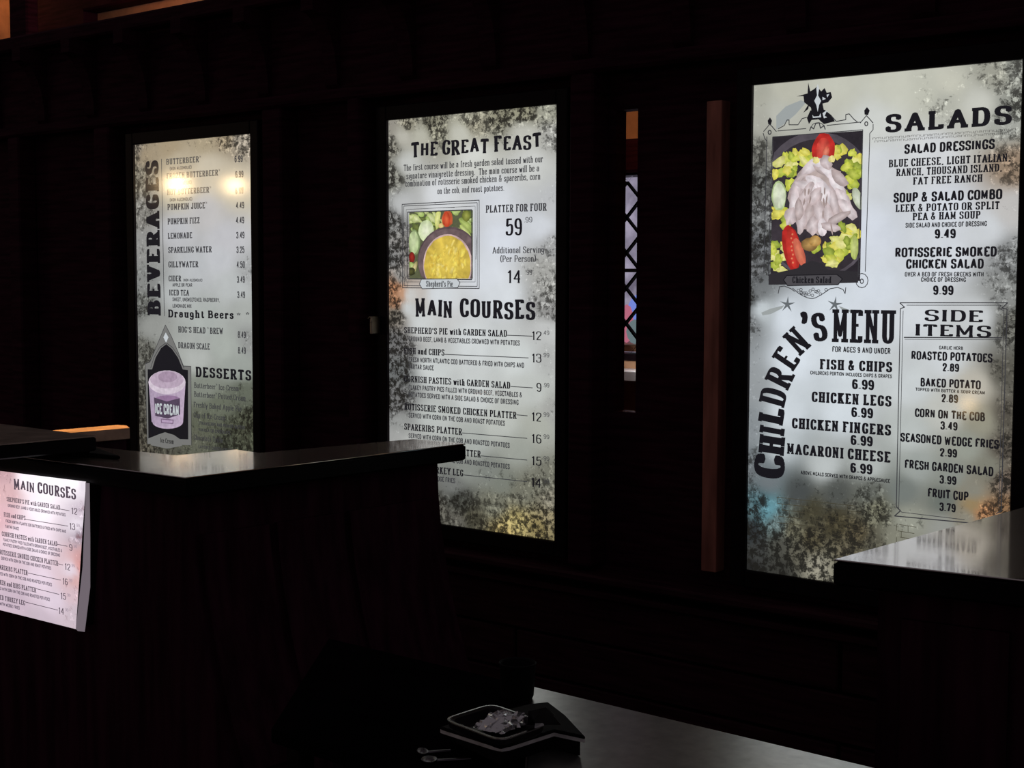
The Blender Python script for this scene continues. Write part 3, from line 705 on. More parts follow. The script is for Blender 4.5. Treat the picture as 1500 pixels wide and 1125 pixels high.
def ell(cx, cy, rx, ry, n=22, a0=0, a1=2*math.pi): return [(cx+rx*math.cos(a0+(a1-a0)*t/n), cy+ry*math.sin(a0+(a1-a0)*t/n)) for t in range(n+(0 if a1-a0 > 6.28 else 1))]
mb = MB()
body = [(219, 560)]+[(223.5, 618)]+ell(247, 618, 22.5, 10, 10, math.pi, 0)+[(273, 560)]
Q = s1_.pts(body); mb.add([(a, -.005, b) for a, b in Q], [tuple(range(len(Q)))], [(*lin((192-20*(k in (0, 1, 2)), 172-18*(k in (0, 1, 2)), 196-18*(k in (0, 1, 2)))), 1) for k in range(len(Q))])
s1_.poly(mb, ell(246, 560, 27.3, 17.5), .0052, (*lin((214, 200, 214)), 1)); s1_.poly(mb, ell(246, 556, 24.5, 13), .0054, (*lin((190, 170, 190)), 1)); s1_.poly(mb, ell(247, 552, 14, 8), .0056, (*lin((168, 146, 168)), 1))
s1_.poly(mb, [(227, 582), (246, 588), (265, 583), (265.5, 607), (247, 613), (229, 609)], .0058, (*lin((84, 70, 90)), 1)); s1_.poly(mb, ell(247, 584, 18, 5), .0057, (*lin((150, 120, 155)), 1))
s1_.poly(mb, [(237, 613), (256, 614.5), (255.5, 621), (237.5, 619.5)], .0058, (*lin((130, 108, 134)), 1)); s1_.poly(mb, [(238.5, 614.5), (254.5, 616), (254, 619.6), (239, 618.3)], .0059, (*lin((184, 160, 190)), 1))
mb.build('ice_cream_picture', M['photo'], s1_.root)
L('printed_caption', 'ICE CREAM', 229, 264, 606, 16, 'cond', 'pale', d=.0065)
mb = MB(); s1_.poly(mb, [(222, 652), (224, 640), (234, 636), (243, 633), (256, 637), (266, 644), (268, 653), (246, 657)], .0048); mb.build('caption_cloud', M['midgrey'], s1_.root)
L('printed_caption', 'Ice Cream', 236.6, 255.8, 648, 7, 'serif', 'black', d=.0056)

# ---- board 2
s2_, hw, H = menu_board(*bx[1], 'backlit feast and main courses menu board between the other two')
sheet(s2_, 'printed_sheet', sheet_mat('print_main_courses'), -hw, hw+.003, 0, H, ((569, 178), (817, 155), (815, 790), (571, 759)), [
 (572, 185, (150, 146, 136), .6), (600, 182, (140, 136, 120), .9), (640, 180, (100, 98, 84), 1.0), (645, 192, (150, 148, 130), .9), (690, 172, (170, 168, 150), .75), (700, 182, (150, 146, 128), .85), (740, 170, (110, 108, 92), 1.0), (770, 166, (120, 118, 100), 1.0), (805, 162, (165, 165, 150), .7), (812, 200, (170, 170, 165), .75), (574, 215, (120, 118, 108), .9), (592, 200, (185, 183, 172), .25), (620, 200, (185, 184, 170), .35), (680, 196, (196, 196, 184), .15), (770, 195, (195, 195, 186), .4),
 (575, 260, (120, 120, 112), .9), (574, 320, (110, 110, 108), .95), (577, 380, (105, 105, 104), .95), (580, 420, (160, 112, 80), .9), (590, 428, (196, 152, 122), .5), (581, 440, (140, 100, 72), .9), (602, 430, (206, 206, 204), .15), (600, 450, (200, 204, 204), .3), (588, 405, (150, 148, 144), .7), (580, 460, (90, 86, 78), .95), (578, 500, (84, 84, 84), 1.0), (578, 540, (80, 82, 82), 1.0), (580, 590, (90, 90, 90), .95), (585, 620, (150, 152, 150), .5), (580, 640, (165, 166, 164), .45), (600, 655, (185, 187, 184), .1),
 (592, 300, (190, 192, 192), .3), (600, 240, (196, 198, 194), .1), (700, 230, (210, 212, 206), .05), (780, 240, (205, 207, 204), .1), (650, 285, (214, 217, 220), 0), (730, 290, (216, 220, 226), 0), (740, 350, (218, 223, 232), .1), (720, 400, (218, 223, 230), .12), (790, 330, (208, 212, 218), .2), (811, 300, (190, 192, 194), .45), (812, 360, (165, 166, 166), .7), (800, 390, (170, 170, 166), .6), (812, 420, (160, 160, 156), .8), (805, 450, (150, 150, 148), .8), (800, 480, (195, 197, 196), .35), (812, 520, (180, 182, 180), .5), (813, 600, (165, 166, 162), .55),
 (650, 430, (214, 219, 223), .05), (740, 430, (216, 221, 226), .15), (620, 470, (206, 210, 210), .1), (700, 500, (212, 217, 218), 0), (760, 520, (208, 213, 212), .1), (640, 540, (204, 209, 208), .05), (700, 580, (204, 209, 208), .05), (780, 570, (196, 200, 196), .2), (640, 610, (190, 195, 192), .1), (740, 620, (186, 190, 184), .15), (790, 620, (172, 175, 166), .3), (700, 650, (172, 177, 172), .15), (760, 660, (160, 164, 156), .25), (720, 690, (128, 132, 126), .6), (690, 690, (138, 142, 136), .3), (740, 705, (124, 128, 119), 0.50), (670, 710, (117, 119, 116), 0.45), (680, 735, (60, 61, 56), 0.85), (700, 760, (70, 68, 56), 0.80), (730, 740, (119, 119, 105), 0.70), (770, 720, (117, 117, 104), 0.70), (800, 700, (121, 121, 109), 0.70), (760, 765, (167, 153, 102), 0.85), (745, 780, (162, 144, 94), 0.90), (790, 770, (110, 99, 66), 1.00), (808, 760, (119, 110, 85), 1.00), (812, 730, (128, 124, 110), 0.80), (675, 765, (102, 100, 92), 0.70), (640, 750, (85, 83, 76), 0.90), (580, 740, (76, 75, 68), 1.00)])
L = s2_.line
L('heading', 'THE', 604, 642.5, 231, 21, 'odd', 'black', jit=1); L('heading', 'GREAT', 648.7, 717, 228, 21, 'odd', 'black', jit=1); L('heading', 'FEAST', 725, 794.5, 222.6, 22, 'odd', 'black', jit=1)
L('heading', 'MAIN', 610, 664.5, 463.5, 25, 'odd', 'black', jit=1); L('heading', 'COURSES', 675, 785.6, 465, 26, 'odd', 'black', jit=1)
for (t, xl, xr, y, h, st, m_) in [
 ('The first course will be a fresh garden salad tossed with our', 592.7, 796.7, 250.7, 9.4, 'serif', 'grey'), ('signature vinaigrette dressing.  The main course will be a', 596.7, 791, 262.7, 9.4, 'serif', 'grey'),
 ('combination of rotisserie smoked chicken & spareribs, corn', 595, 792.7, 273.9, 9.4, 'serif', 'grey'), ('on the cob, and roast potatoes.', 642, 739.9, 284.5, 9.4, 'serif', 'grey'),
 ('PLATTER FOR FOUR', 713, 802, 312, 11, 'slab', 'grey'), ('Additional Serving', 722.8, 798.5, 371.5, 9.6, 'serif', 'grey'), ('(Per Person)', 734, 786.5, 384, 9.6, 'serif', 'grey'),
 ("SHEPHERD'S PIE with GARDEN SALAD", 593.4, 744, 488, 9.2, 'slab', 'black'), ('FISH and CHIPS', 593.4, 652.3, 518.2, 9.2, 'slab', 'black'), ('CORNISH PASTIES with GARDEN SALAD', 593.4, 748.7, 559.2, 9.4, 'slab', 'black'), ('ROTISSERIE SMOKED CHICKEN PLATTER', 593.8, 758, 600, 9.6, 'slab', 'black'),
 ('SPARERIBS PLATTER', 593.4, 678, 629.3, 9.6, 'slab', 'black'), ('CHICKEN and RIBS PLATTER', 593.4, 705.5, 658.3, 9.6, 'slab', 'black'), ('SMOKED TURKEY LEG', 593.4, 680, 687.5, 9.6, 'slab', 'black'),
 ('GROUND BEEF, LAMB & VEGETABLES CROWNED WITH POTATOES', 599.9, 762.7, 499.8, 7.4, 'cond', 'grey'), ('FRESH NORTH ATLANTIC COD BATTERED & FRIED WITH CHIPS AND', 599.9, 769, 530.1, 7.4, 'cond', 'grey'), ('TARTAR SAUCE', 599.9, 636.6, 540.6, 7.4, 'cond', 'grey'),
 ('FLAKEY PASTRY PIES FILLED WITH GROUND BEEF, VEGETABLES &', 599.9, 766, 570.6, 7.4, 'cond', 'grey'), ('POTATOES SERVED WITH A SIDE SALAD & CHOICE OF DRESSING', 599.9, 761, 581.3, 7.4, 'cond', 'grey'), ('SERVED WITH CORN ON THE COB AND ROAST POTATOES', 599.9, 741, 611.6, 7.4, 'cond', 'grey'),
 ('SERVED WITH CORN ON THE COB AND ROASTED POTATOES', 599.9, 748, 641.5, 7.4, 'cond', 'grey'), ('SERVED WITH CORN ON THE COB AND ROASTED POTATOES', 599.9, 748, 670.8, 7.4, 'cond', 'grey'), ('SERVED WITH WEDGE FRIES', 599.9, 668, 699.5, 7.4, 'cond', 'grey')]:
    L('menu_line', t, xl, xr, y, h, st, m_)
for t, xl, xr, y, h, t2, xa, xb, y2, h2 in [('59', 742, 766, 345.3, 25, '.99', 769, 781, 326, 8), ('14', 744, 764.7, 414.7, 19, '.99', 771, 780.7, 402.7, 7.5), ('12', 779.8, 794.4, 497.8, 12.8, '.49', 796, 805.8, 490.4, 6.4), ('13', 779.8, 794.4, 530.5, 12.8, '.99', 796, 805.8, 523, 6.4),
 ('9', 787, 794.4, 573.5, 13, '.99', 797, 805.8, 567, 6.4), ('12', 779.5, 794.4, 616.5, 13, '.99', 796, 805.8, 610, 6.4), ('16', 779.5, 794.4, 648.5, 13.2, '.99', 796, 805.8, 642.2, 6.4), ('15', 779.5, 794.4, 680.8, 13.2, '.99', 796, 805.8, 674, 6.4), ('14', 779, 794, 712.6, 13.6, '.99', 796, 805.8, 707, 6.4)]:
    L('price', t, xl, xr, y, h, 'serif', 'black'); L('price', t2, xa, xb, y2, h2, 'thin', 'grey')
mb = MB()
for xa, ya, xb, yb in [(744, 491, 781.5, 492.4), (652.5, 519, 775.5, 524.2), (749, 566, 781.5, 568), (758, 607.5, 774, 609), (678, 634, 773.5, 642), (705.5, 667.5, 773.5, 673.8), (680.5, 695.5, 773.5, 705.4)]:
    mb = MB(); s2_.stroke(mb, [(xa, ya), (xb, yb)], 1.1); mb.build('printed_rule', M['grey'], s2_.root)
# picture of the pie
rs = random.Random(3)
pa, pb, pc, pd = s2_.uv(600, 311.5), s2_.uv(693, 308), s2_.uv(693, 409), s2_.uv(600, 408)
clip = (pa[0], pb[0], pd[1], pa[1])
ph = MB(); B_ = lambda *a, **k: blob(s2_, ph, *a, clip=clip, rs=rs, **k)
ph.add([(clip[0], -.0014, clip[2]), (clip[1], -.0014, clip[2]), (clip[1], -.0014, clip[3]), (clip[0], -.0014, clip[3])], [(0, 1, 2, 3)], (*lin((92, 96, 70)), 1))
for _ in range(46):
    a = rs.uniform(596, 694); b = rs.uniform(306, 345) if rs.random() < .8 else rs.uniform(340, 405)
    g = rs.choice([((205, 218, 150), (150, 175, 90)), ((190, 205, 120), (120, 140, 60)), ((225, 230, 175), (170, 185, 110)), ((120, 130, 70), (80, 92, 50))]); B_(a, b, rs.uniform(4, 9), rs.uniform(3, 6), rs.uniform(0, 3), *g, irr=.35)
B_(642, 320, 4, 16, .1, (235, 235, 160), (205, 210, 120)); B_(656, 320, 8, 14, 0, (205, 72, 40), (190, 95, 60)); B_(655, 322, 5, 12, 0, (225, 110, 70), (190, 60, 36)); B_(647, 331, 4, 4, 0, (235, 210, 150), (215, 190, 120))
B_(625, 338, 11.5, 16, .1, (236, 240, 214), (205, 220, 170), irr=.05, n=16); B_(608, 355, 8.5, 19, 0, (196, 212, 160), (120, 140, 92), irr=.04, n=18); B_(607, 355, 7.3, 17, 0, (205, 218, 172), (180, 198, 145), irr=.04, n=18)
B_(604, 377, 5, 8, 0, (170, 50, 40), (110, 30, 26)); B_(608, 392, 3, 10, .3, (215, 205, 150), (150, 140, 90)); B_(603, 398, 6, 6, 0, (90, 90, 50), (50, 52, 34)); B_(684, 330, 5, 14, -.7, (190, 205, 120), (140, 160, 80)); B_(682, 338, 4, 13, -.7, (215, 225, 150), (170, 185, 100)); B_(684, 316, 6, 9, 0, (160, 165, 80), (110, 118, 50))
B_(659, 382, 46, 50, 0, (98, 82, 88), (92, 76, 80), irr=0, n=40); B_(659, 383, 45, 48, 0, (110, 92, 96), (116, 98, 100), irr=0, n=40); B_(657, 388, 36, 45, 0, (226, 200, 190), (214, 184, 180), irr=0, n=40); B_(656.5, 389, 34, 43.5, 0, (232, 205, 90), (214, 186, 80), irr=.02, n=40)
for _ in range(60):
    t = rs.uniform(0, 6.28); r = math.sqrt(rs.random())*.85; B_(656.5+32*r*math.cos(t), 389+40*r*math.sin(t), rs.uniform(1.5, 3.5), rs.uniform(3, 7), rs.uniform(-.2, .5), *rs.choice([((246, 226, 110), (232, 208, 90)), ((224, 194, 76), (232, 204, 92)), ((240, 220, 130), (230, 204, 96)), ((206, 172, 66), (226, 196, 84))]), irr=.25, n=8)
ph.build('food_picture', M['photo'], s2_.root)
mb = MB()
for k, (a, b, c, d) in enumerate([((591, 299.5), (703.9, 293.3), (703.9, 422.5), (591.5, 421.5)), ((593.5, 302), (701, 297), (701, 419.5), (594, 418.5)), ((597, 307), (698, 302), (698, 413), (597, 413))]): s2_.stroke(mb, [a, b, c, d], (1.2, 1.0, .6)[k], True, d=.0075)
s2_.stroke(mb, [(599.5, 311), (693.5, 307.5), (693.5, 409.5), (599.5, 408.5)], 1.5, True, d=.0096)
for a, b in (((598, 421.5), (600, 411)), ((637, 296.5), (640, 298)), ((646, 304.6), (668, 304.2)), ((701, 340), (699, 380))): s2_.stroke(mb, [a, b], .7, d=.0075)
mb.build('picture_border', M['grey'], s2_.root)
mb = MB(); plq = [(617, 416), (620, 409), (672, 408.5), (676.5, 414), (673, 421.5), (621, 423)]; s2_.poly(mb, plq, .0098); mb.build('caption_plaque', M['pale'], s2_.root)
mb = MB(); s2_.stroke(mb, plq, 1.1, True, d=.0100); mb.build('plaque_outline', M['grey'], s2_.root)
L('printed_caption', "Shepherd's Pie", 626.8, 666, 419.8, 8.5, 'serif', 'black', d=.0102)

# ---- board 3
s3_, hw, H = menu_board(*bx[2], "backlit salads, children's menu and side items board above the serving counter")
sheet(s3_, 'printed_sheet', sheet_mat('print_salads', (34, 33, 30), (232, 230, 215)), -hw, hw+.003, 0, H, ((1105, 125), (1499, 86), (1491, 889), (1093, 835)), [
 (1110, 130, (170, 170, 158), .45), (1160, 130, (188, 188, 174), .15), (1240, 125, (196, 197, 184), .15), (1320, 115, (198, 199, 186), .1), (1370, 130, (192, 193, 180), .5), (1395, 145, (182, 183, 172), .65), (1400, 120, (200, 200, 186), .35), (1460, 105, (160, 160, 148), .7), (1493, 100, (150, 152, 144), .8), (1490, 150, (140, 142, 134), .85), (1478, 175, (165, 167, 160), .7), (1440, 150, (198, 199, 190), .2),
 (1115, 180, (170, 170, 160), .4), (1108, 220, (110, 110, 104), .75), (1104, 270, (90, 92, 90), .85), (1108, 310, (120, 122, 122), .8), (1102, 350, (84, 86, 88), .9), (1108, 390, (100, 102, 104), .8), (1100, 430, (60, 62, 62), .95), (1112, 425, (120, 124, 126), .5), (1118, 448, (196, 204, 208), .15), (1098, 470, (130, 134, 136), .7), (1099, 560, (150, 155, 158), .5), (1098, 620, (140, 146, 150), .55), (1100, 680, (110, 116, 120), .7), (1150, 165, (185, 186, 176), .2),
 (1290, 180, (205, 208, 204), 0), (1300, 240, (212, 216, 220), .02), (1290, 340, (216, 222, 232), .03), (1300, 420, (214, 221, 230), .08), (1380, 220, (214, 217, 220), .05), (1400, 300, (215, 220, 228), 0), (1400, 370, (212, 217, 224), 0), (1450, 330, (204, 208, 212), .05), (1490, 240, (150, 130, 110), .75), (1488, 300, (190, 188, 186), .4), (1490, 370, (130, 132, 132), .8), (1480, 420, (140, 142, 140), .7), (1490, 470, (100, 100, 94), .85), (1484, 540, (90, 88, 80), .7), (1486, 600, (84, 80, 72), .7), (1484, 650, (84, 78, 70), .85), (1484, 700, (96, 84, 74), .95), (1486, 740, (110, 84, 60), .95),
 (1160, 460, (214, 222, 230), .05), (1230, 450, (214, 222, 230), .08), (1170, 520, (216, 224, 232), .02), (1250, 520, (216, 224, 230), .02), (1160, 600, (208, 216, 222), .02), (1250, 600, (212, 220, 226), .02), (1150, 650, (188, 196, 200), .08), (1220, 680, (188, 194, 194), .1), (1290, 680, (178, 184, 182), .15), (1130, 700, (112, 120, 124), .35), (1180, 720, (74, 78, 78), 0.49), (1240, 720, (80, 83, 80), 0.54), (1290, 720, (96, 99, 93), 0.74), (1300, 745, (104, 104, 88), 0.89), (1130, 745, (104, 152, 164), 0.59), (1115, 740, (64, 88, 94), 0.94), (1145, 765, (96, 112, 112), 0.79), (1170, 775, (104, 102, 85), 0.79), (1200, 750, (67, 64, 50), 0.69), (1240, 765, (67, 62, 46), 0.79), (1270, 780, (77, 70, 53), 0.84), (1100, 780, (32, 35, 37), 1.00), (1110, 810, (45, 46, 45), 1.00), (1150, 800, (56, 56, 51), 1.00), (1180, 810, (74, 72, 62), 1.00), (1210, 830, (120, 117, 104), 0.99), (1098, 830, (24, 24, 24), 1.00), (1150, 835, (40, 40, 37), 1.00), (1260, 805, (88, 83, 67), 0.89), (1300, 800, (88, 86, 74), 0.74), (1200, 790, (72, 67, 51), 0.89),
 (1350, 460, (214, 219, 224), .05), (1440, 460, (204, 208, 210), .1), (1400, 520, (206, 211, 214), .08), (1350, 560, (204, 210, 212), .05), (1440, 560, (188, 184, 172), .1), (1400, 600, (190, 192, 186), .08), (1450, 610, (150, 148, 132), .2), (1350, 630, (186, 192, 190), .05), (1430, 650, (150, 154, 144), .12), (1360, 680, (156, 162, 158), .12), (1410, 690, (140, 145, 138), .15), (1460, 680, (126, 126, 114), .4), (1340, 715, (116, 122, 118), .3), (1400, 730, (110, 116, 110), .25), (1440, 735, (150, 130, 96), .4), (1455, 745, (176, 128, 90), .85), (1430, 755, (140, 136, 122), .5), (1440, 715, (136, 134, 122), .4), (1350, 760, (150, 152, 140), .55), (1400, 770, (150, 152, 146), .3), (1330, 790, (130, 130, 116), .5), (1300, 860, (96, 94, 83), 0.84), (1400, 870, (120, 118, 104), .7)], 60, 110)
L = s3_.line
L('heading', 'SALADS', 1298, 1482.8, 195, 27, 'heavy', 'black')
for k in range(2): L('printed_flourish', 'nmunamnuamnunamunmuanmunamnuamun', 1279+k*3, 1489, 204.8+k*4.2-.0, 4.2, 'thin', 'soft')
for (t, xl, xr, y, h, st, m_) in [
 ('SALAD DRESSINGS', 1325.7, 1458, 226, 14.5, 'sans', 'black'), ('BLUE CHEESE, LIGHT ITALIAN,', 1303, 1481, 245.5, 11.3, 'slab', 'black'), ('RANCH, THOUSAND ISLAND,', 1313.9, 1468.6, 258.4, 11, 'slab', 'black'), ('FAT FREE RANCH', 1338.6, 1439.9, 270.9, 11, 'slab', 'black'),
 ('SOUP & SALAD COMBO', 1309.8, 1469, 297.3, 14.6, 'sans', 'black'), ('LEEK & POTATO OR SPLIT', 1313, 1465, 310.8, 11, 'slab', 'black'), ('PEA & HAM SOUP', 1338, 1437, 322.8, 11, 'slab', 'black'), ('SIDE SALAD AND CHOICE OF DRESSING', 1327.4, 1446.6, 334, 7.4, 'cond', 'black'),
 ('ROTISSERIE SMOKED', 1311.9, 1461, 377.2, 14.5, 'sans', 'black'), ('CHICKEN SALAD', 1328, 1442, 394, 14.5, 'sans', 'black'), ('OVER A BED OF FRESH GREENS WITH', 1326.4, 1442, 405.2, 6.8, 'cond', 'black'), ('CHOICE OF DRESSING', 1350, 1416, 412.9, 6.8, 'cond', 'black'),
 ('FOR AGES 9 AND UNDER', 1220, 1305.7, 515.5, 8.6, 'cond', 'black'), ('FISH & CHIPS', 1202, 1308, 540.7, 15, 'bold', 'black'), ('CHILDRENS PORTION INCLUDES CHIPS & GRAPES', 1188, 1307.7, 548.4, 5.6, 'cond', 'black'), ('CHICKEN LEGS', 1190, 1307, 588.6, 15.5, 'bold', 'black'),
 ('CHICKEN FINGERS', 1161, 1306.5, 627.2, 15.5, 'bold', 'black'), ('MACARONI CHEESE', 1154, 1305.7, 664.4, 15.5, 'bold', 'black'), ('ABOVE MEALS SERVED WITH GRAPES & APPLESAUCE', 1174, 1305, 694.5, 5.6, 'cond', 'black'),
 ('GARLIC HERB', 1376.5, 1411.7, 511.7, 5.4, 'cond', 'black'), ('ROASTED POTATOES', 1335.6, 1454.9, 526.6, 13, 'sans', 'black'), ('BAKED POTATO', 1349, 1437.7, 566, 13, 'sans', 'black'), ('TOPPED WITH BUTTER & SOUR CREAM', 1342, 1444, 572.4, 5, 'cond', 'black'),
 ('CORN ON THE COB', 1341, 1444, 610.6, 13, 'sans', 'black'), ('SEASONED WEDGE FRIES', 1320, 1464.4, 646.6, 13.3, 'sans', 'black'), ('FRESH GARDEN SALAD', 1326, 1456.4, 686, 13.5, 'sans', 'black'), ('FRUIT CUP', 1359.7, 1419.7, 728, 13.8, 'sans', 'black')]:
    L('menu_line', t, xl, xr, y, h, st, m_)
for t, xl, xr, y, h in [('9.49', 1370, 1401, 349.7, 14), ('9.99', 1367.6, 1397.7, 432, 14), ('6.99', 1249, 1281.5, 569.8, 14.8), ('6.99', 1248, 1280, 610.7, 14.8), ('6.99', 1247, 1279.5, 651.4, 14.8), ('6.99', 1246.5, 1279, 692, 14.8), ('2.89', 1381.5, 1406, 543.8, 12.2), ('2.89', 1380, 1404.5, 589, 12.2), ('3.49', 1378.5, 1403.6, 629, 12.4), ('2.99', 1377.6, 1403, 668.3, 12.4), ('3.99', 1377.2, 1402, 708, 12.6), ('3.79', 1377, 1401, 748, 12.6)]:
    L('price', t, xl, xr, y, h, 'sans', 'black')
L('heading', 'MENU', 1220.8, 1311.6, 501, 48, 'menu', 'black'); L('heading', 'SIDE', 1355.4, 1440.7, 470.3, 17, 'wide', 'black'); L('heading', 'ITEMS', 1341, 1453, 491.5, 17, 'wide', 'black')
# arched word
mb = MB()
for ch, zx, zy, rot, hh, ww in [('C', 123, 672, 88, 116, 80), ('H', 132, 592, 86, 96, 62), ('I', 133, 538, 84, 94, 20), ('L', 131, 481, 82, 94, 54), ('D', 137, 412, 78, 98, 58), ('R', 162, 338, 66, 98, 60), ('E', 186, 268, 58, 98, 50), ('N', 226, 203, 44, 100, 60), ("’", 258, 140, 12, 96, 24), ('S', 310, 151, 10, 108, 50)]:
    px, py = 1080+zx/2.556, 420+zy/2.556; u, v = s3_.uv(px, py); k = s3_.pxs((px, py))/2.556; ku = abs(s3_.uv(px+10, py)[0]-u)/10/2.556
    h = hh*k; m2 = MB(); sx = (ww*k)/(G[ch][0]+.28); glyph(m2, ch, 0, 0, sx, h, 'menu' if ch in 'NERD' else 'odd' if ch == 'S' else 'bold', 0)
    xs = [q[0] for q in m2.v]; cx_ = (min(xs)+max(xs))/2; a = math.radians(rot); V = []
    for q in m2.v:
        A_, B__ = q[0]-cx_, q[2]-h/2; X_, Y_ = A_*math.cos(a)-B__*math.sin(a), A_*math.sin(a)+B__*math.cos(a); V.append((u+X_*ku/k, -.005, v+Y_))
    mb = MB(); mb.add(V, m2.f); mb.build('heading_letter', M['black'], s3_.root)
# side-items border
mb = MB(); S = lambda P, w_=1.6, c=False, sm=False, d=.0048: s3_.stroke(mb, P, w_, c, sm, d)
S([(1319, 443.5), (1477, 443.5), (1469, 451), (1476, 453), (1467.5, 748), (1460, 752)], 1.4); S([(1319, 443.5), (1326, 450), (1320, 452), (1314, 742)], 1.4); S([(1314, 742), (1320, 748), (1311.5, 755.5), (1414, 765), (1470, 770)], 1.6)
S([(1329, 447), (1467, 447), (1464, 452), (1471.5, 455), (1464, 744)], .9); S([(1324, 455), (1317.5, 746), (1322, 750), (1414, 761)], .9); S([(1325, 494.2), (1469, 494.7)], 1.6); S([(1326, 497), (1468, 497.6)], .7)
# frame of the salad picture
S([(1134, 201), (1266, 190.5), (1259, 406)], 1.2, d=.0096); S([(1134, 201), (1127.5, 404)], 1.2, d=.0096); S([(1124.5, 200), (1120, 400)], 1.3); S([(1275, 205), (1268.5, 398)], 1.2)
S([(1140, 192), (1182, 188.5)], 1.2); S([(1212, 184), (1262, 179)], 1.2)
S([(1141, 189), (1150, 184), (1154, 176), (1157, 176), (1157, 183), (1170, 183), (1176, 174), (1183, 172)], 1.3); S([(1219, 170), (1226, 178), (1240, 175.5), (1240, 168), (1245, 167), (1252, 175), (1257, 179)], 1.3)
for cx_, cy_ in ((1128.5, 194), (1270, 181.5)): S([(cx_-9, cy_-1), (cx_-3, cy_-8), (cx_, cy_-12), (cx_+4, cy_-8), (cx_+10, cy_-1)] , 1.3); S(ell(cx_, cy_, 2.3, 3, 8), 1.6, True); 
for cx_, cy_ in ((1263.5, 412),): S(ell(cx_, cy_-1, 9, 10.5, 12), 1.2, True); S(ell(cx_, cy_, 2.4, 3.4, 8), 1.4, True)
S([(1280, 182), (1280, 190), (1275, 196), (1275, 205)], 1.2); S([(1119, 195), (1121, 202), (1124, 207)], 1.2)
S([(1141, 430), (1143, 420), (1150, 419), (1160, 423), (1165, 427)], 1.2); S([(1217, 423), (1228, 421), (1236, 424), (1239, 430), (1240, 421)], 1.2); S([(1162, 422), (1172, 431), (1190, 439), (1204, 432), (1217, 423)], 1.2, sm=True)
for k in range(16):
    a, b = 1168+random.random()*44, 423+random.random()*11
    if abs(a-1190)*.4+(b-423) < 13: S(ell(a, b, 2.2, 2, 6), .8, True)
mb.build('picture_border', M['grey'], s3_.root)
mb = MB(); PY = lambda P, d=.0046: s3_.poly(mb, P, d)
for P in ([(1185, 121), (1188, 134), (1193, 131), (1198, 127), (1204, 134), (1209, 129), (1212, 136), (1218, 135), (1220, 143), (1214, 150), (1206, 152), (1208, 162), (1198, 170), (1190, 167), (1189, 158), (1179, 150), (1178, 141), (1168, 141.5), (1184, 137)],
          [(1177, 166), (1185, 160), (1187, 150), (1178, 165)], [(1183, 173), (1188, 162), (1209, 161), (1219, 169), (1224, 178), (1208, 182), (1200, 175), (1190, 176), (1186, 182)], [(1129, 172), (1132, 177), (1130, 184), (1126.5, 182), (1125.5, 177)], [(1271, 157), (1275, 162), (1272.5, 169), (1267.5, 168), (1267, 162)]): PY(P)
mb.build('printed_ornament', M['black'], s3_.root)
mb = MB(); 
for P in ([(1199, 123), (1201, 130), (1199.5, 140), (1204, 148), (1201, 154), (1199, 164), (1197, 154), (1194, 148), (1198, 140), (1197, 130)], [(1191, 168), (1193, 171), (1201, 170.5), (1203, 166), (1204, 172), (1192, 173)], [(1206, 166), (1212, 162), (1216, 166), (1212, 163.5), (1209, 170), (1213, 172), (1208, 173.5)], [(1212, 139), (1216, 138), (1213, 143)], [(1206, 142), (1211, 145), (1206, 147)]): PY(P, .0052)
mb.build('ornament_light', M['pale'], s3_.root)
mb = MB(); S(ell(1199, 186, 9, 6, 9, math.pi, 2*math.pi), 1.1); S([(1187, 192), (1189, 186), (1193, 189), (1196, 181), (1201, 180), (1203, 188), (1208, 184), (1210, 190)], 1.6)
S([(1148, 203), (1133, 230)], .0001); mb.build('ornament_crest', M['grey'], s3_.root)
for n_, (cx_, cy_) in enumerate(((1154.5, 446), (1224, 446))):
    mb = MB(); P = []
    for t in range(10):
        r = 12.5 if t % 2 == 0 else 3.2; a = -math.pi/2+t*math.pi/5+(.08 if n_ == 0 else .15); P.append((cx_+r*.95*math.cos(a), cy_+r*math.sin(a)))
    for t in range(10): s3_.poly(mb, [(cx_, cy_), P[t], P[(t+1) % 10]], .0046)
    mb.build('printed_star', M['star'], s3_.root)
sw = printed('ink_swoosh', (158, 164, 164))
for P in ([(1138, 170), (1152, 156), (1174, 147), (1182, 150), (1166, 168), (1148, 183), (1138, 190)], [(1116, 458), (1130, 452), (1150, 447), (1146, 452), (1130, 460), (1118, 462)], [(1229, 448), (1240, 452), (1252, 457), (1236, 456)]):
    mb = MB(); s3_.poly(mb, P, .0038); mb.build('printed_shadow', sw, s3_.root)
mb = MB(); rs = random.Random(21)
for (x0_, y0_, x1_, y1_) in ((1138, 728, 1262, 772), (1312, 768, 1350, 800)):
    yy = y0_; rowk = 0
    while yy < y1_:
        s3_.stroke(mb, [(x0_+rs.uniform(0, 8), yy), (x1_-rs.uniform(0, 12), yy+(x1_-x0_)*.105)], .8, d=.004)
        xx = x0_+(9 if rowk % 2 else 2)
        while xx < x1_-6:
            yo = yy+(xx-x0_)*.105
            if rs.random() < .8: s3_.stroke(mb, [(xx, yo), (xx, yo+9)], .8, d=.004)
            xx += 17
        yy += 9.3; rowk += 1
mb.build('printed_brickwork', printed('ink_brick_line', (70, 66, 52)), s3_.root)
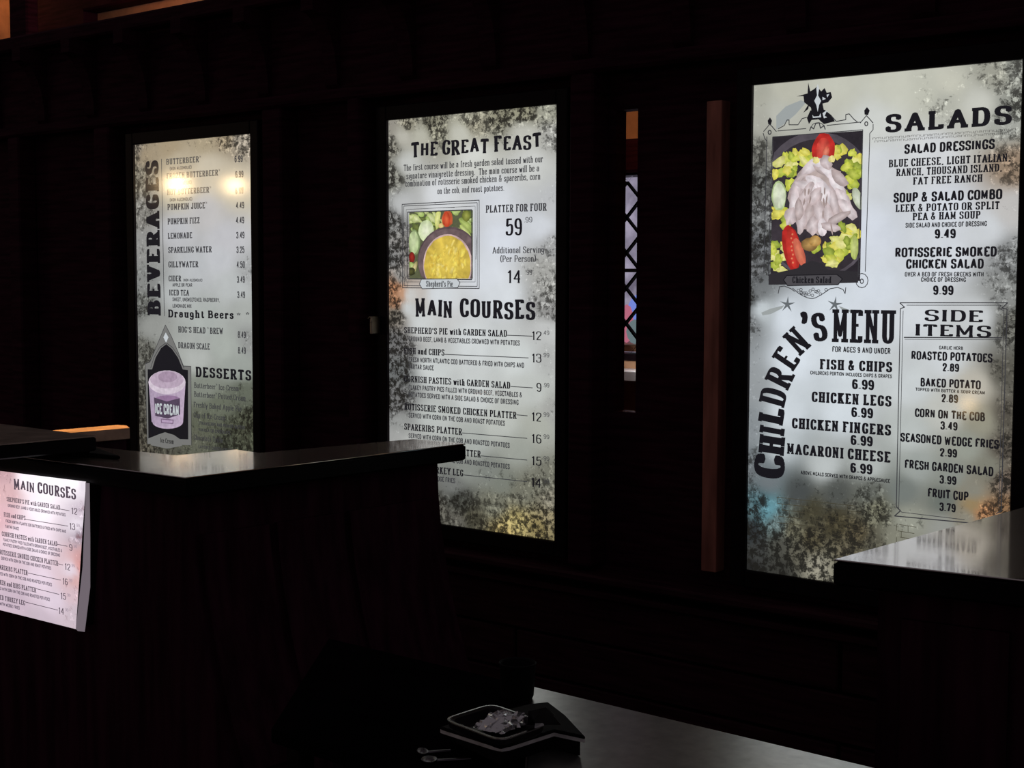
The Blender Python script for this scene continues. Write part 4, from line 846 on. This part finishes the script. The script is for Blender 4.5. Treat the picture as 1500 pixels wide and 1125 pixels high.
# salad picture
rs = random.Random(11)
pa, pb, pd = s3_.uv(1134, 200.5), s3_.uv(1264, 191), s3_.uv(1128, 402)
clip = (s3_.uv(1131, 300)[0], s3_.uv(1262.5, 300)[0], pd[1], pa[1]); ph = MB()
B_ = lambda *a, **k: blob(s3_, ph, *a, clip=clip, rs=rs, **k)
ph.add([(clip[0], -.0014, clip[2]-.02), (clip[1], -.0014, clip[2]-.02), (clip[1], -.0014, clip[3]), (clip[0], -.0014, clip[3])], [(0, 1, 2, 3)], (*lin((44, 40, 46)), 1))
B_(1198, 300, 90, 108, 0, (96, 90, 98), (86, 80, 88), irr=0, n=40); B_(1198, 304, 84, 100, 0, (52, 46, 52), (58, 52, 58), irr=0, n=40)
def Z(zx, zy): return 1080+zx/3.041, 90+zy/3.041
leaf = [((222, 224, 110), (190, 198, 70)), ((200, 208, 96), (160, 176, 60)), ((232, 226, 120), (212, 202, 80)), ((176, 190, 84), (128, 146, 52)), ((236, 230, 160), (212, 212, 118))]
for zx, zy, sp_, n_ in ((235, 450, 45, 10), (300, 420, 25, 5), (210, 500, 30, 6), (515, 440, 45, 11), (525, 530, 30, 6), (460, 400, 25, 4), (190, 700, 32, 7), (185, 830, 38, 8), (180, 900, 30, 5), (450, 830, 60, 16), (500, 760, 40, 9), (430, 880, 40, 8), (250, 560, 40, 5), (480, 600, 50, 6)):
    for _ in range(n_):
        a, b = Z(zx+rs.gauss(0, sp_*.6), zy+rs.gauss(0, sp_*.6)); c = rs.choice(leaf); B_(a, b, rs.uniform(6, 11), rs.uniform(4.5, 8), rs.uniform(0, 3), *c, irr=.24, n=14, dstep=.00002)
for zx, zy, rx, ry, ro, c0, c1 in [(388, 392, 17, 24, .05, (200, 60, 52), (190, 44, 40)), (385, 390, 10, 16, .1, (214, 96, 80), (196, 62, 54)), (398, 405, 5, 9, .2, (225, 140, 115), (205, 90, 70)), (188, 600, 11, 22, 0, (214, 222, 196), (176, 196, 140)), (190, 600, 9, 19, 0, (222, 228, 208), (206, 216, 184)), (540, 610, 7, 17, -.3, (226, 232, 216), (180, 190, 160)), (245, 830, 13, 34, -.15, (196, 50, 44), (168, 40, 36)), (252, 835, 10, 29, -.15, (205, 64, 54), (190, 52, 44)), (280, 850, 7, 22, -.3, (222, 130, 100), (205, 100, 80)), (325, 815, 12, 10, 0, (190, 150, 90), (130, 100, 60)), (350, 800, 9, 8, 0, (214, 176, 110), (170, 130, 70)), (525, 830, 6, 18, 0, (205, 214, 140), (176, 190, 100))]:
    a, b = Z(zx, zy); B_(a, b, rx, ry, ro, c0, c1, irr=.06, n=16, dstep=.00003)
for k in range(8): a, b = Z(250+rs.uniform(-6, 6), 770+k*18); B_(a, b, 1.5, 1.8, 0, (225, 150, 110), (215, 110, 80), n=6, dstep=.00003)
a, b = Z(365, 610); B_(a, b, 42, 50, 0, (196, 180, 176), (186, 168, 164), irr=.12, n=24, dstep=.00003)
ck = [((236, 228, 230), (206, 190, 192)), ((226, 214, 216), (190, 172, 172)), ((242, 236, 238), (220, 208, 212)), ((214, 200, 200), (178, 160, 158))]
for zx, zy, ln, ro in [(270, 560, 26, 1.9), (255, 640, 28, 1.7), (300, 500, 22, 2.2), (330, 470, 20, 2.4), (390, 480, 20, .3), (420, 500, 22, .6), (450, 560, 28, 1.1), (480, 620, 28, 1.0), (495, 660, 22, .9), (430, 620, 26, 1.3), (300, 620, 28, 1.8), (330, 560, 26, .3), (360, 540, 26, .5), (390, 590, 24, 1.2), (350, 640, 26, 2.0), (320, 690, 26, 1.8), (370, 680, 24, 1.4), (410, 690, 24, 1.3), (450, 700, 24, 2.6), (290, 720, 20, 1.7), (340, 730, 18, 1.6), (380, 740, 16, 1.5), (420, 740, 18, .2), (240, 690, 16, 1.6), (370, 450, 16, .2), (400, 450, 14, 1.2), (310, 590, 22, 2.1), (280, 660, 18, 1.5), (460, 520, 18, .8), (350, 600, 18, 2.2)]:
    a, b = Z(zx, zy); B_(a, b, ln*.85, rs.uniform(6, 9), ro, *rs.choice(ck), irr=.16, n=12, dstep=.00003)
for _ in range(9): a, b = Z(rs.uniform(290, 430), rs.uniform(560, 760)); B_(a, b, rs.uniform(5, 10), 1.3, rs.uniform(1.1, 2.1), (150, 130, 126), (172, 154, 150), n=6, dstep=.00003)
for zx, zy in ((425, 435), (355, 440)): a, b = Z(zx, zy); B_(a, b, 5, 5, 0, (236, 226, 150), (226, 214, 140), dstep=.00003)
ph.build('food_picture', M['photo'], s3_.root)
mb = MB(); s3_.poly(mb, [(1128, 402), (1170, 393), (1180, 386), (1192, 382), (1206, 386), (1215, 395), (1259, 398), (1259, 414), (1150, 417), (1128, 417)], .0092); mb.build('plaque_base', printed('ink_plaque_dark', (48, 46, 50)), s3_.root)
plq = [(1150, 410), (1155, 403.5), (1228, 402), (1236, 408.5), (1230, 417), (1156, 418.5)]
mb = MB(); s3_.poly(mb, plq, .0097); mb.build('caption_plaque', M['plaque'], s3_.root)
mb = MB(); s3_.stroke(mb, plq, 1.3, True, d=.0100); mb.build('plaque_outline', M['black'], s3_.root)
L('printed_caption', 'Chicken Salad', 1162.9, 1219.8, 414.6, 9.5, 'slab', 'black', d=.0103)

# ================================================================== LIT MENU SHEET on the front of the order counter
Af = org; zf = rings[3]
# front face line of the body at mid height
pA, pG = None, None
R_ = rings[4][1]; e0, e1 = R_[eGA]+org, R_[(eGA+1) % n]+org
if (e0-A).length > (e1-A).length: e0, e1 = e1, e0        # e0 near the corner
Ud = (e0-e1).normalized(); Ud = Vector((Ud.x, Ud.y, 0)); Nf = Vector((Ud.y, -Ud.x, 0))
if Nf.dot(EYE-Vector((e0.x, e0.y, 1))) < 0: Nf = -Nf
R_0 = rings[-1][1]; foot = max(0, (Vector((R_0[eGA].x-R_[eGA].x, R_0[eGA].y-R_[eGA].y, 0))).dot(Nf))
P0 = Vector((e0.x, e0.y, 0))+Nf*.06
tl = hit(0, 690, P0, Nf)
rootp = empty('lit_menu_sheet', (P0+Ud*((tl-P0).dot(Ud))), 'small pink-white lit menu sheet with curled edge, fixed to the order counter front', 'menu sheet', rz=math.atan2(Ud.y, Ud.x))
class Sg(Sign): pass
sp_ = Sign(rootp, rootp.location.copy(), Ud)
def pl(px, py): a, b = sp_.uv(px, py); return a, 0.0, b
ptl, ptr, pbr, pbl = (-60, 682.5), (126, 705.5), (111, 921.5), (-70, 876)
sheet(sp_, 'printed_sheet', sheet_mat('print_small_sheet', (120, 84, 92), (250, 240, 250), 1.12), 0, 0, 0, 0, (ptl, ptr, pbr, pbl), [  # paper made to glow; uneven light on it painted into these colours
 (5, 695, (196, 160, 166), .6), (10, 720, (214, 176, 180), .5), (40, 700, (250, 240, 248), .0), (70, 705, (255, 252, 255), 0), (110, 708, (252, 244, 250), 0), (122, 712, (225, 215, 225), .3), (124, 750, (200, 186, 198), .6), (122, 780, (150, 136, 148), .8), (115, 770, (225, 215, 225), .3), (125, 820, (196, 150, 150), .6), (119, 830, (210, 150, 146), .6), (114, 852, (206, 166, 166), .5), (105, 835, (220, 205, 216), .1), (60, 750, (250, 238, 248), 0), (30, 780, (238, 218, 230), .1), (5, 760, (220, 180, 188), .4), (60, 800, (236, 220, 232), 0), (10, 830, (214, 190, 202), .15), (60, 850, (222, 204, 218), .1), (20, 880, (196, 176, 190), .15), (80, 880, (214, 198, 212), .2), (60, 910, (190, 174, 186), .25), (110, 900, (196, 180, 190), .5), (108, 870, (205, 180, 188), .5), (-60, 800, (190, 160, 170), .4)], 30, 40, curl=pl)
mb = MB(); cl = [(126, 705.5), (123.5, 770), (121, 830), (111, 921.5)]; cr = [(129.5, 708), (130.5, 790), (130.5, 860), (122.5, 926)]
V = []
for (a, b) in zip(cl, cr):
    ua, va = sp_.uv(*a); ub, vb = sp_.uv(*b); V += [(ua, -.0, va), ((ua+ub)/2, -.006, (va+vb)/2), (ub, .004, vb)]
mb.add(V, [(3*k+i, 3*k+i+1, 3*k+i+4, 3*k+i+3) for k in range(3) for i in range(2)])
mb.build('curled_edge', glow_mat('curled_paper_shade_glow', lin((112, 102, 110)), 1), rootp)  # shade on the curl put into a dim grey glow
# slim dark panel that carries the glowing sheet
a, b, c, d = sp_.uv(-60, 684), sp_.uv(124, 707), sp_.uv(112, 920), sp_.uv(-68, 874)
V = [(p[0], y, p[1]) for y in (.002, .058) for p in (a, b, c, d)]
mb = MB(); mb.add(V, [(0, 1, 2, 3), (7, 6, 5, 4), (0, 4, 5, 1), (1, 5, 6, 2), (2, 6, 7, 3), (3, 7, 4, 0)]); mb.build('backing_panel', M['frame'], rootp)
ps, pg = 'ink_rose_grey', 'soft'
M['rose'] = printed('ink_rose', (150, 132, 150)); M['rosed'] = printed('ink_rose_dark', (84, 72, 84))
L = sp_.line
L('heading', 'MAIN', 21.8, 52, 716.5, 14.5, 'odd', 'rosed', d=.003, jit=1); L('heading', 'COURSES', 56.5, 112.6, 722.5, 15.5, 'odd', 'rosed', d=.003, jit=1)
for t, xl, xr, y, h, st in [("SHEPHERD'S PIE with GARDEN SALAD", 11, 89, 734, 6.5, 'slab'), ('GROUND BEEF, LAMB & VEGETABLES CROWNED WITH POTATOES', 12.8, 97, 742.4, 4.6, 'cond'), ('FISH and CHIPS', 7, 38.5, 756.5, 6.5, 'slab'), ('FRESH NORTH ATLANTIC COD BATTERED & FRIED WITH CHIPS AND', 9.6, 97.6, 765, 4.6, 'cond'), ('TARTAR SAUCE', 9, 29, 773, 4.6, 'cond'),
 ('CORNISH PASTIES with GARDEN SALAD', 4, 85, 784.8, 6.8, 'slab'), ('FLAKEY PASTRY PIES FILLED WITH GROUND BEEF, VEGETABLES &', 6, 92, 792.4, 4.8, 'cond'), ('POTATOES SERVED WITH A SIDE SALAD & CHOICE OF DRESSING', 5.5, 89, 799.4, 4.8, 'cond'), ('ROTISSERIE SMOKED CHICKEN PLATTER', .6, 86, 811.5, 7, 'slab'), ('SERVED WITH CORN ON THE COB AND ROAST POTATOES', 3, 76, 819.6, 4.8, 'cond'),
 ('SPARERIBS PLATTER', -5, 41.6, 832.6, 7, 'slab'), ('SERVED WITH CORN ON THE COB AND ROASTED POTATOES', -5, 77, 841, 4.8, 'cond'), ('CHICKEN and RIBS PLATTER', -10, 54, 853.6, 7, 'slab'), ('SERVED WITH CORN ON THE COB AND ROASTED POTATOES', -7, 74, 862, 4.8, 'cond'), ('SMOKED TURKEY LEG', -12, 37.8, 875, 7, 'slab'), ('SERVED WITH WEDGE FRIES', -12, 30, 883, 4.8, 'cond')]:
    L('menu_line', t, xl, xr, y, h, st, 'rosed' if st == 'slab' else 'ink_rose', d=.003)
for t, xl, xr, y in [('12', 105.6, 114.6, 752.5), ('13', 103, 111.4, 775), ('9', 102.6, 107.5, 806), ('12', 96, 104.3, 834), ('16', 92.8, 100.5, 855.6), ('15', 90, 98, 877), ('14', 87, 95, 898.5)]:
    L('price', t, xl, xr, y, 9.5, 'serif', 'rosed', d=.003); L('price', '.99', xr+1, xr+6.5, y-4, 4.4, 'thin', 'rose', d=.003)
mb = MB()
for P in ([(89, 745.5), (103, 748)], [(38.5, 760.5), (101, 770.5)], [(85, 797), (100, 800)], [(86, 825.5), (93.5, 827.5)], [(41.6, 839), (90.5, 849.6)], [(54, 862), (88, 870.5)], [(37.8, 881.5), (86, 893.5)]): 
    mb = MB(); sp_.stroke(mb, P, .9, d=.003); mb.build('printed_rule', M['rosed'], rootp)

# ================================================================== FOREGROUND TABLE with tray
ZTb = .76
T0 = xy(779, 1005, ZTb); T1 = xy(1262, 1120, ZTb); T1b = T0+(T1-T0)*1.25
T3 = xy(768, 1180, ZTb); T2 = T1b+(T3-T0)
Pt = ccw([T0, T1b, T2, T3]); root5 = empty('metal_worktable', (T0.x, T0.y, 0), 'low grey metal-topped table in front of the serving counter', 'table')
Lt = [p-T0 for p in Pt]
mb = MB(); slab(mb, Lt, ZTb-.03, ZTb, .002); mb.build('tabletop', M['steel'], root5)
Li = offset_poly(Lt, [.06]*4)
for p in Li:
    mb = MB(); mb.box(p.x-.02, p.x+.02, p.y-.02, p.y+.02, 0, ZTb-.03, b=.003); mb.build('leg', M['frame'], root5)
# dark side table under the tray
S0 = T0+(T3-T0).normalized()*.0; dd = (T0-T1).normalized(); S1 = T0+dd*.62; S2 = T3+dd*.62
gap = dd*.006
Pd = ccw([T0+gap, S1, S2, T3+gap]); root6 = empty('dark_side_table', (T0.x, T0.y, 0), 'dark table carrying the tray, next to the grey metal table', 'table')
Ld = [p-T0 for p in Pd]
mb = MB(); slab(mb, Ld, ZTb-.03, ZTb-.001, .002); mb.build('tabletop', M['darktab'], root6)
for p in offset_poly(Ld, [.05]*4):
    mb = MB(); mb.box(p.x-.02, p.x+.02, p.y-.02, p.y+.02, 0, ZTb-.03, b=.003); mb.build('leg', M['frame'], root6)
# tray: lipped, corner towards the camera
zt = ZTb+.068
def v3(px, py, z): p = onz(px, py, z); return Vector((p.x, p.y))
c0, c1, c2 = v3(733, 1085, zt), v3(651, 1054, zt), v3(802, 1061, zt); c3 = c1+(c2-c0)
rt_ = empty('serving_tray', (c0.x, c0.y, ZTb+.0465), 'dark lipped tray resting on the pale-edged board, holding a crumpled wrapper', 'tray')
Pt_ = ccw([c0, c1, c3, c2]); Lp = [p-c0 for p in Pt_]
def round_poly(P, r, m=4):
    Q = []; n = len(P)
    for i in range(n):
        a, b, c = P[i-1], P[i], P[(i+1) % n]; p, q = b+(a-b).normalized()*r, b+(c-b).normalized()*r
        for t in range(m+1): k = t/m; Q.append(p*(1-k)**2+b*2*k*(1-k)+q*k*k)
    return Q
Rp = round_poly(Lp, .025); N_ = len(Rp)
def ring(d_, z): return [(p.x, p.y, z) for p in offset_poly(Rp, [d_]*N_)]
V = ring(.012, .0) + ring(.0, .010) + ring(-.002, .021) + ring(.003, .022) + ring(.008, .020) + ring(.014, .006)
Fc = [(k*N_+i, k*N_+(i+1) % N_, (k+1)*N_+(i+1) % N_, (k+1)*N_+i) for k in range(5) for i in range(N_)]+[tuple(range(N_))[::-1], tuple(range(5*N_, 6*N_))]
link('tray_base', V, Fc, M['tray'], rt_, smooth=False)
V = ring(-.0035, .0205)+ring(-.0035, .0225)+ring(.0015, .0232)+ring(.0015, .0212)
link('tray_lip', V, [(k*N_+i, k*N_+(i+1) % N_, ((k+1) % 4)*N_+(i+1) % N_, ((k+1) % 4)*N_+i) for k in range(4) for i in range(N_)], M['metal'], rt_)
# pale-edged board under and beside the tray
zb_ = ZTb
def slabpx(name, pxs_, z0, z1, mat, parent, ref, ch=.0015):
    P = ccw([v3(a, b, z1) for a, b in pxs_]); mb = MB(); slab(mb, [p-Vector((ref.x, ref.y)) for p in P], z0-ref.z, z1-ref.z, ch); return mb.build(name, mat, parent)
c = v3(812, 1072, ZTb+.012); bd = empty('pale_edged_board', (c.x, c.y, ZTb), 'thin dark-topped board with a pale edge under the tray, spanning both tables', 'board')
ref = Vector((c.x, c.y, ZTb)); 
slabpx('dark_base', [(668, 1066), (734, 1098), (806, 1074), (850, 1084), (828, 1056), (804, 1040), (770, 1040)], ZTb+.0008, ZTb+.030, M['cup'], bd, ref)
slabpx('board_core', [(645, 1067), (722, 1091.5), (735, 1094), (748, 1092), (812, 1071.5), (857, 1081), (828, 1050), (803, 1031), (775, 1034)], ZTb+.030, ZTb+.0395, M['rim'], bd, ref)
slabpx('board_cover', [(645, 1064), (722, 1088.5), (735, 1091), (748, 1089), (812, 1068.5), (857, 1078), (828, 1047), (803, 1028), (775, 1031)], ZTb+.0395, ZTb+.046, M['cup'], bd, ref)
# folded dark card standing in a tent
z0_ = ZTb+.0712
p0, p1, p2, p3 = v3(772, 1062, z0_), v3(822, 1062, ZTb+.067), v3(812, 1048, ZTb+.067), v3(776, 1052, z0_)
r0_ = v3(774, 1042, z0_+.04); r1_ = v3(800, 1036, z0_+.045)
ref = Vector((p0.x, p0.y, z0_)); V = [(p0.x, p0.y, z0_), (p1.x, p1.y, z0_-.004), (r1_.x, r1_.y, z0_+.045), (r0_.x, r0_.y, z0_+.040), (p2.x, p2.y, z0_-.002), (p3.x, p3.y, z0_)]
V = [(a-ref.x, b-ref.y, c_-ref.z) for a, b, c_ in V]
cd = link('folded_card', V, [(0, 1, 2, 3), (3, 2, 4, 5)], M['tray']); cd.location = ref; tag(cd, 'small dark folded card standing like a tent on the tray', 'card')
sm = cd.modifiers.new('thick', 'SOLIDIFY'); sm.thickness = .0015
# crumpled wrapper: jagged heightfield with folds
rs = random.Random(5); zt2 = ZTb+.057
cw = [v3(690, 1058, zt2+.01), v3(734, 1076, zt2), v3(784, 1057, zt2), v3(740, 1043, zt2+.01)]
nu = 16; V = []; ref = Vector((cw[1].x, cw[1].y, zt2))
for j in range(nu+1):
    for i in range(nu+1):
        a, b = i/nu, j/nu; q = (cw[0]*(1-a)+cw[1]*a)*(1-b)+(cw[3]*(1-a)+cw[2]*a)*b
        e = min(a, 1-a, b, 1-b); hgt = .001+.02*min(1, e*4)*(.35+.65*abs(math.sin(5*a+7*b+2*math.sin(6*a-3*b))))+rs.uniform(0, .0035)*(e > 0)
        q += Vector((rs.uniform(-.004, .004), rs.uniform(-.004, .004))); V.append((q.x-ref.x, q.y-ref.y, hgt))
o = link('crumpled_wrapper', V, [(j*(nu+1)+i, j*(nu+1)+i+1, (j+1)*(nu+1)+i+1, (j+1)*(nu+1)+i) for j in range(nu) for i in range(nu)], M['wrap']); o.location = ref; tag(o, 'crumpled shiny wrapper lying in the tray', 'wrapper')
# white slip of paper at the tray rim
P = [v3(783, 1066, zt+.002), v3(797, 1062, zt+.002), v3(796, 1057.5, zt+.008), v3(784, 1058, zt+.008)]; ref = Vector((P[0].x, P[0].y, zt+.001)); V = []
for k, z in zip(P, (0, 0, .006, .006)): V += [(k.x-ref.x, k.y-ref.y, z), (k.x-ref.x, k.y-ref.y, z+.0006)]
o = link('paper_slip', V, [(1, 3, 5, 7), (6, 4, 2, 0), (0, 2, 3, 1), (2, 4, 5, 3), (4, 6, 7, 5), (6, 0, 1, 7)], M['paper']); o.location = ref; tag(o, 'small white paper slip caught at the tray rim', 'paper')
# dark cup behind the tray
pc = onz(758, 1022, ZTb+.001); V = []; Fc = []; ns = 28
prof = [(.0, .0), (.030, .0), (.033, .006), (.037, .070), (.039, .072), (.037, .074), (.034, .070), (.030, .008), (0, .008)]
for r_, z in prof: V += [(r_*math.cos(2*math.pi*t/ns), r_*math.sin(2*math.pi*t/ns), z) for t in range(ns)]
for k in range(len(prof)-1): Fc += [(k*ns+i, k*ns+(i+1) % ns, (k+1)*ns+(i+1) % ns, (k+1)*ns+i) for i in range(ns)]
o = link('dark_cup', V, Fc, M['cup'], smooth=True); o.location = pc; tag(o, 'plain dark cup standing behind the tray', 'cup')
# cutlery glints at the left of the tray
def spoon(px, py, px2, py2, label):
    a, b = onz(px, py, ZTb+.001), onz(px2, py2, ZTb+.001); d = (b-a); L_ = d.length; an = math.atan2(d.y, d.x)
    rr = empty('spoon', (a.x, a.y, ZTb), label, 'spoon', None, an)
    V = []; Fc = []; 
    for t in range(9):
        x = t/8*L_*.7; w_ = .0035+.002*(t/8); V += [(x, -w_, .001), (x, -w_*.4, .004), (x, w_*.4, .004), (x, w_, .001)]
    for t in range(8):
        for k in range(4): Fc.append((4*t+k, 4*t+(k+1) % 4, 4*t+4+(k+1) % 4, 4*t+4+k))
    link('handle', V, Fc, M['dimmetal'], rr, smooth=True)
    V = [(L_*.85, 0, .0015)]; Fc = []
    for r_, z in ((.5, .0025), (1, .006)): V += [(L_*.85+r_*L_*.16*math.cos(k*math.pi/8), r_*.017*math.sin(k*math.pi/8), z) for k in range(16)]
    Fc = [(0, 1+k, 1+(k+1) % 16) for k in range(16)]+[(1+k, 17+k, 17+(k+1) % 16, 1+(k+1) % 16) for k in range(16)]
    q = link('bowl', V, Fc, M['dimmetal'], rr, smooth=True); s = q.modifiers.new('t', 'SOLIDIFY'); s.thickness = .0012
spoon(690, 1112, 618, 1116, 'metal spoon on the dark table nearest the picture bottom')
spoon(660, 1100, 612, 1104, 'metal spoon on the dark table just left of the tray')

# latch on the post beside the main courses board
p = ony(560, 470); lt = empty('wall_latch', (p.x, -.06, p.z-.05), 'small brass hook latch left of the main courses board', 'latch')
mb = MB(); mb.box(-.006, .006, -.004, .045, 0, .07, b=.002); mb.build('latch_plate', M['brass'], lt)
V = []; Fc = []
for t in range(13):
    a = -1.2+t*.33; cx_, cz_ = .009*math.cos(a), .055+.012*math.sin(a)
    for k in range(6): b = k*math.pi/3; V.append((cx_+.0025*math.cos(b)*math.cos(a), -.008+.0025*math.sin(b), cz_+.0025*math.cos(b)*math.sin(a)))
for t in range(12): Fc += [(6*t+k, 6*t+(k+1) % 6, 6*t+6+(k+1) % 6, 6*t+6+k) for k in range(6)]
link('latch_hook', V, Fc, M['brass'], lt, smooth=True)

# ================================================================== hanging lamps of the hall, reflected in the boards
def hall_lamp(px, py, D, r_, k, label):
    d = ray(px, py); q = EYE+d*D; q = Vector((q.x, -q.y, q.z))      # mirror image across the wall plane
    r = empty('pendant_lamp', q, label, 'lamp', 'warm globe lamps hanging in the hall')
    V = []; Fc = []
    for j in range(13):
        for i in range(20):
            a, b = i*math.pi/10, -math.pi/2+j*math.pi/12; V.append((r_*math.cos(b)*math.cos(a), r_*math.cos(b)*math.sin(a), r_*math.sin(b)))
    for j in range(12):
        for i in range(20): Fc.append((j*20+i, j*20+(i+1) % 20, (j+1)*20+(i+1) % 20, (j+1)*20+i))
    link('globe', V, Fc, glow_mat('warm_globe', (1, .68, .34), k), r, smooth=True)
    mb = MB(); mb.box(-.008, .008, -.008, .008, r_, 5.0-q.z); mb.build('stem', M['frame'], r)
hall_lamp(262, 270, 21, .11, 110, 'warm globe lamp hanging far across the hall')
hall_lamp(346, 272, 21, .10, 85, 'warm globe lamp hanging far across the hall')
hall_lamp(1420, 592, 12, .06, 26, 'small warm lamp low across the hall')
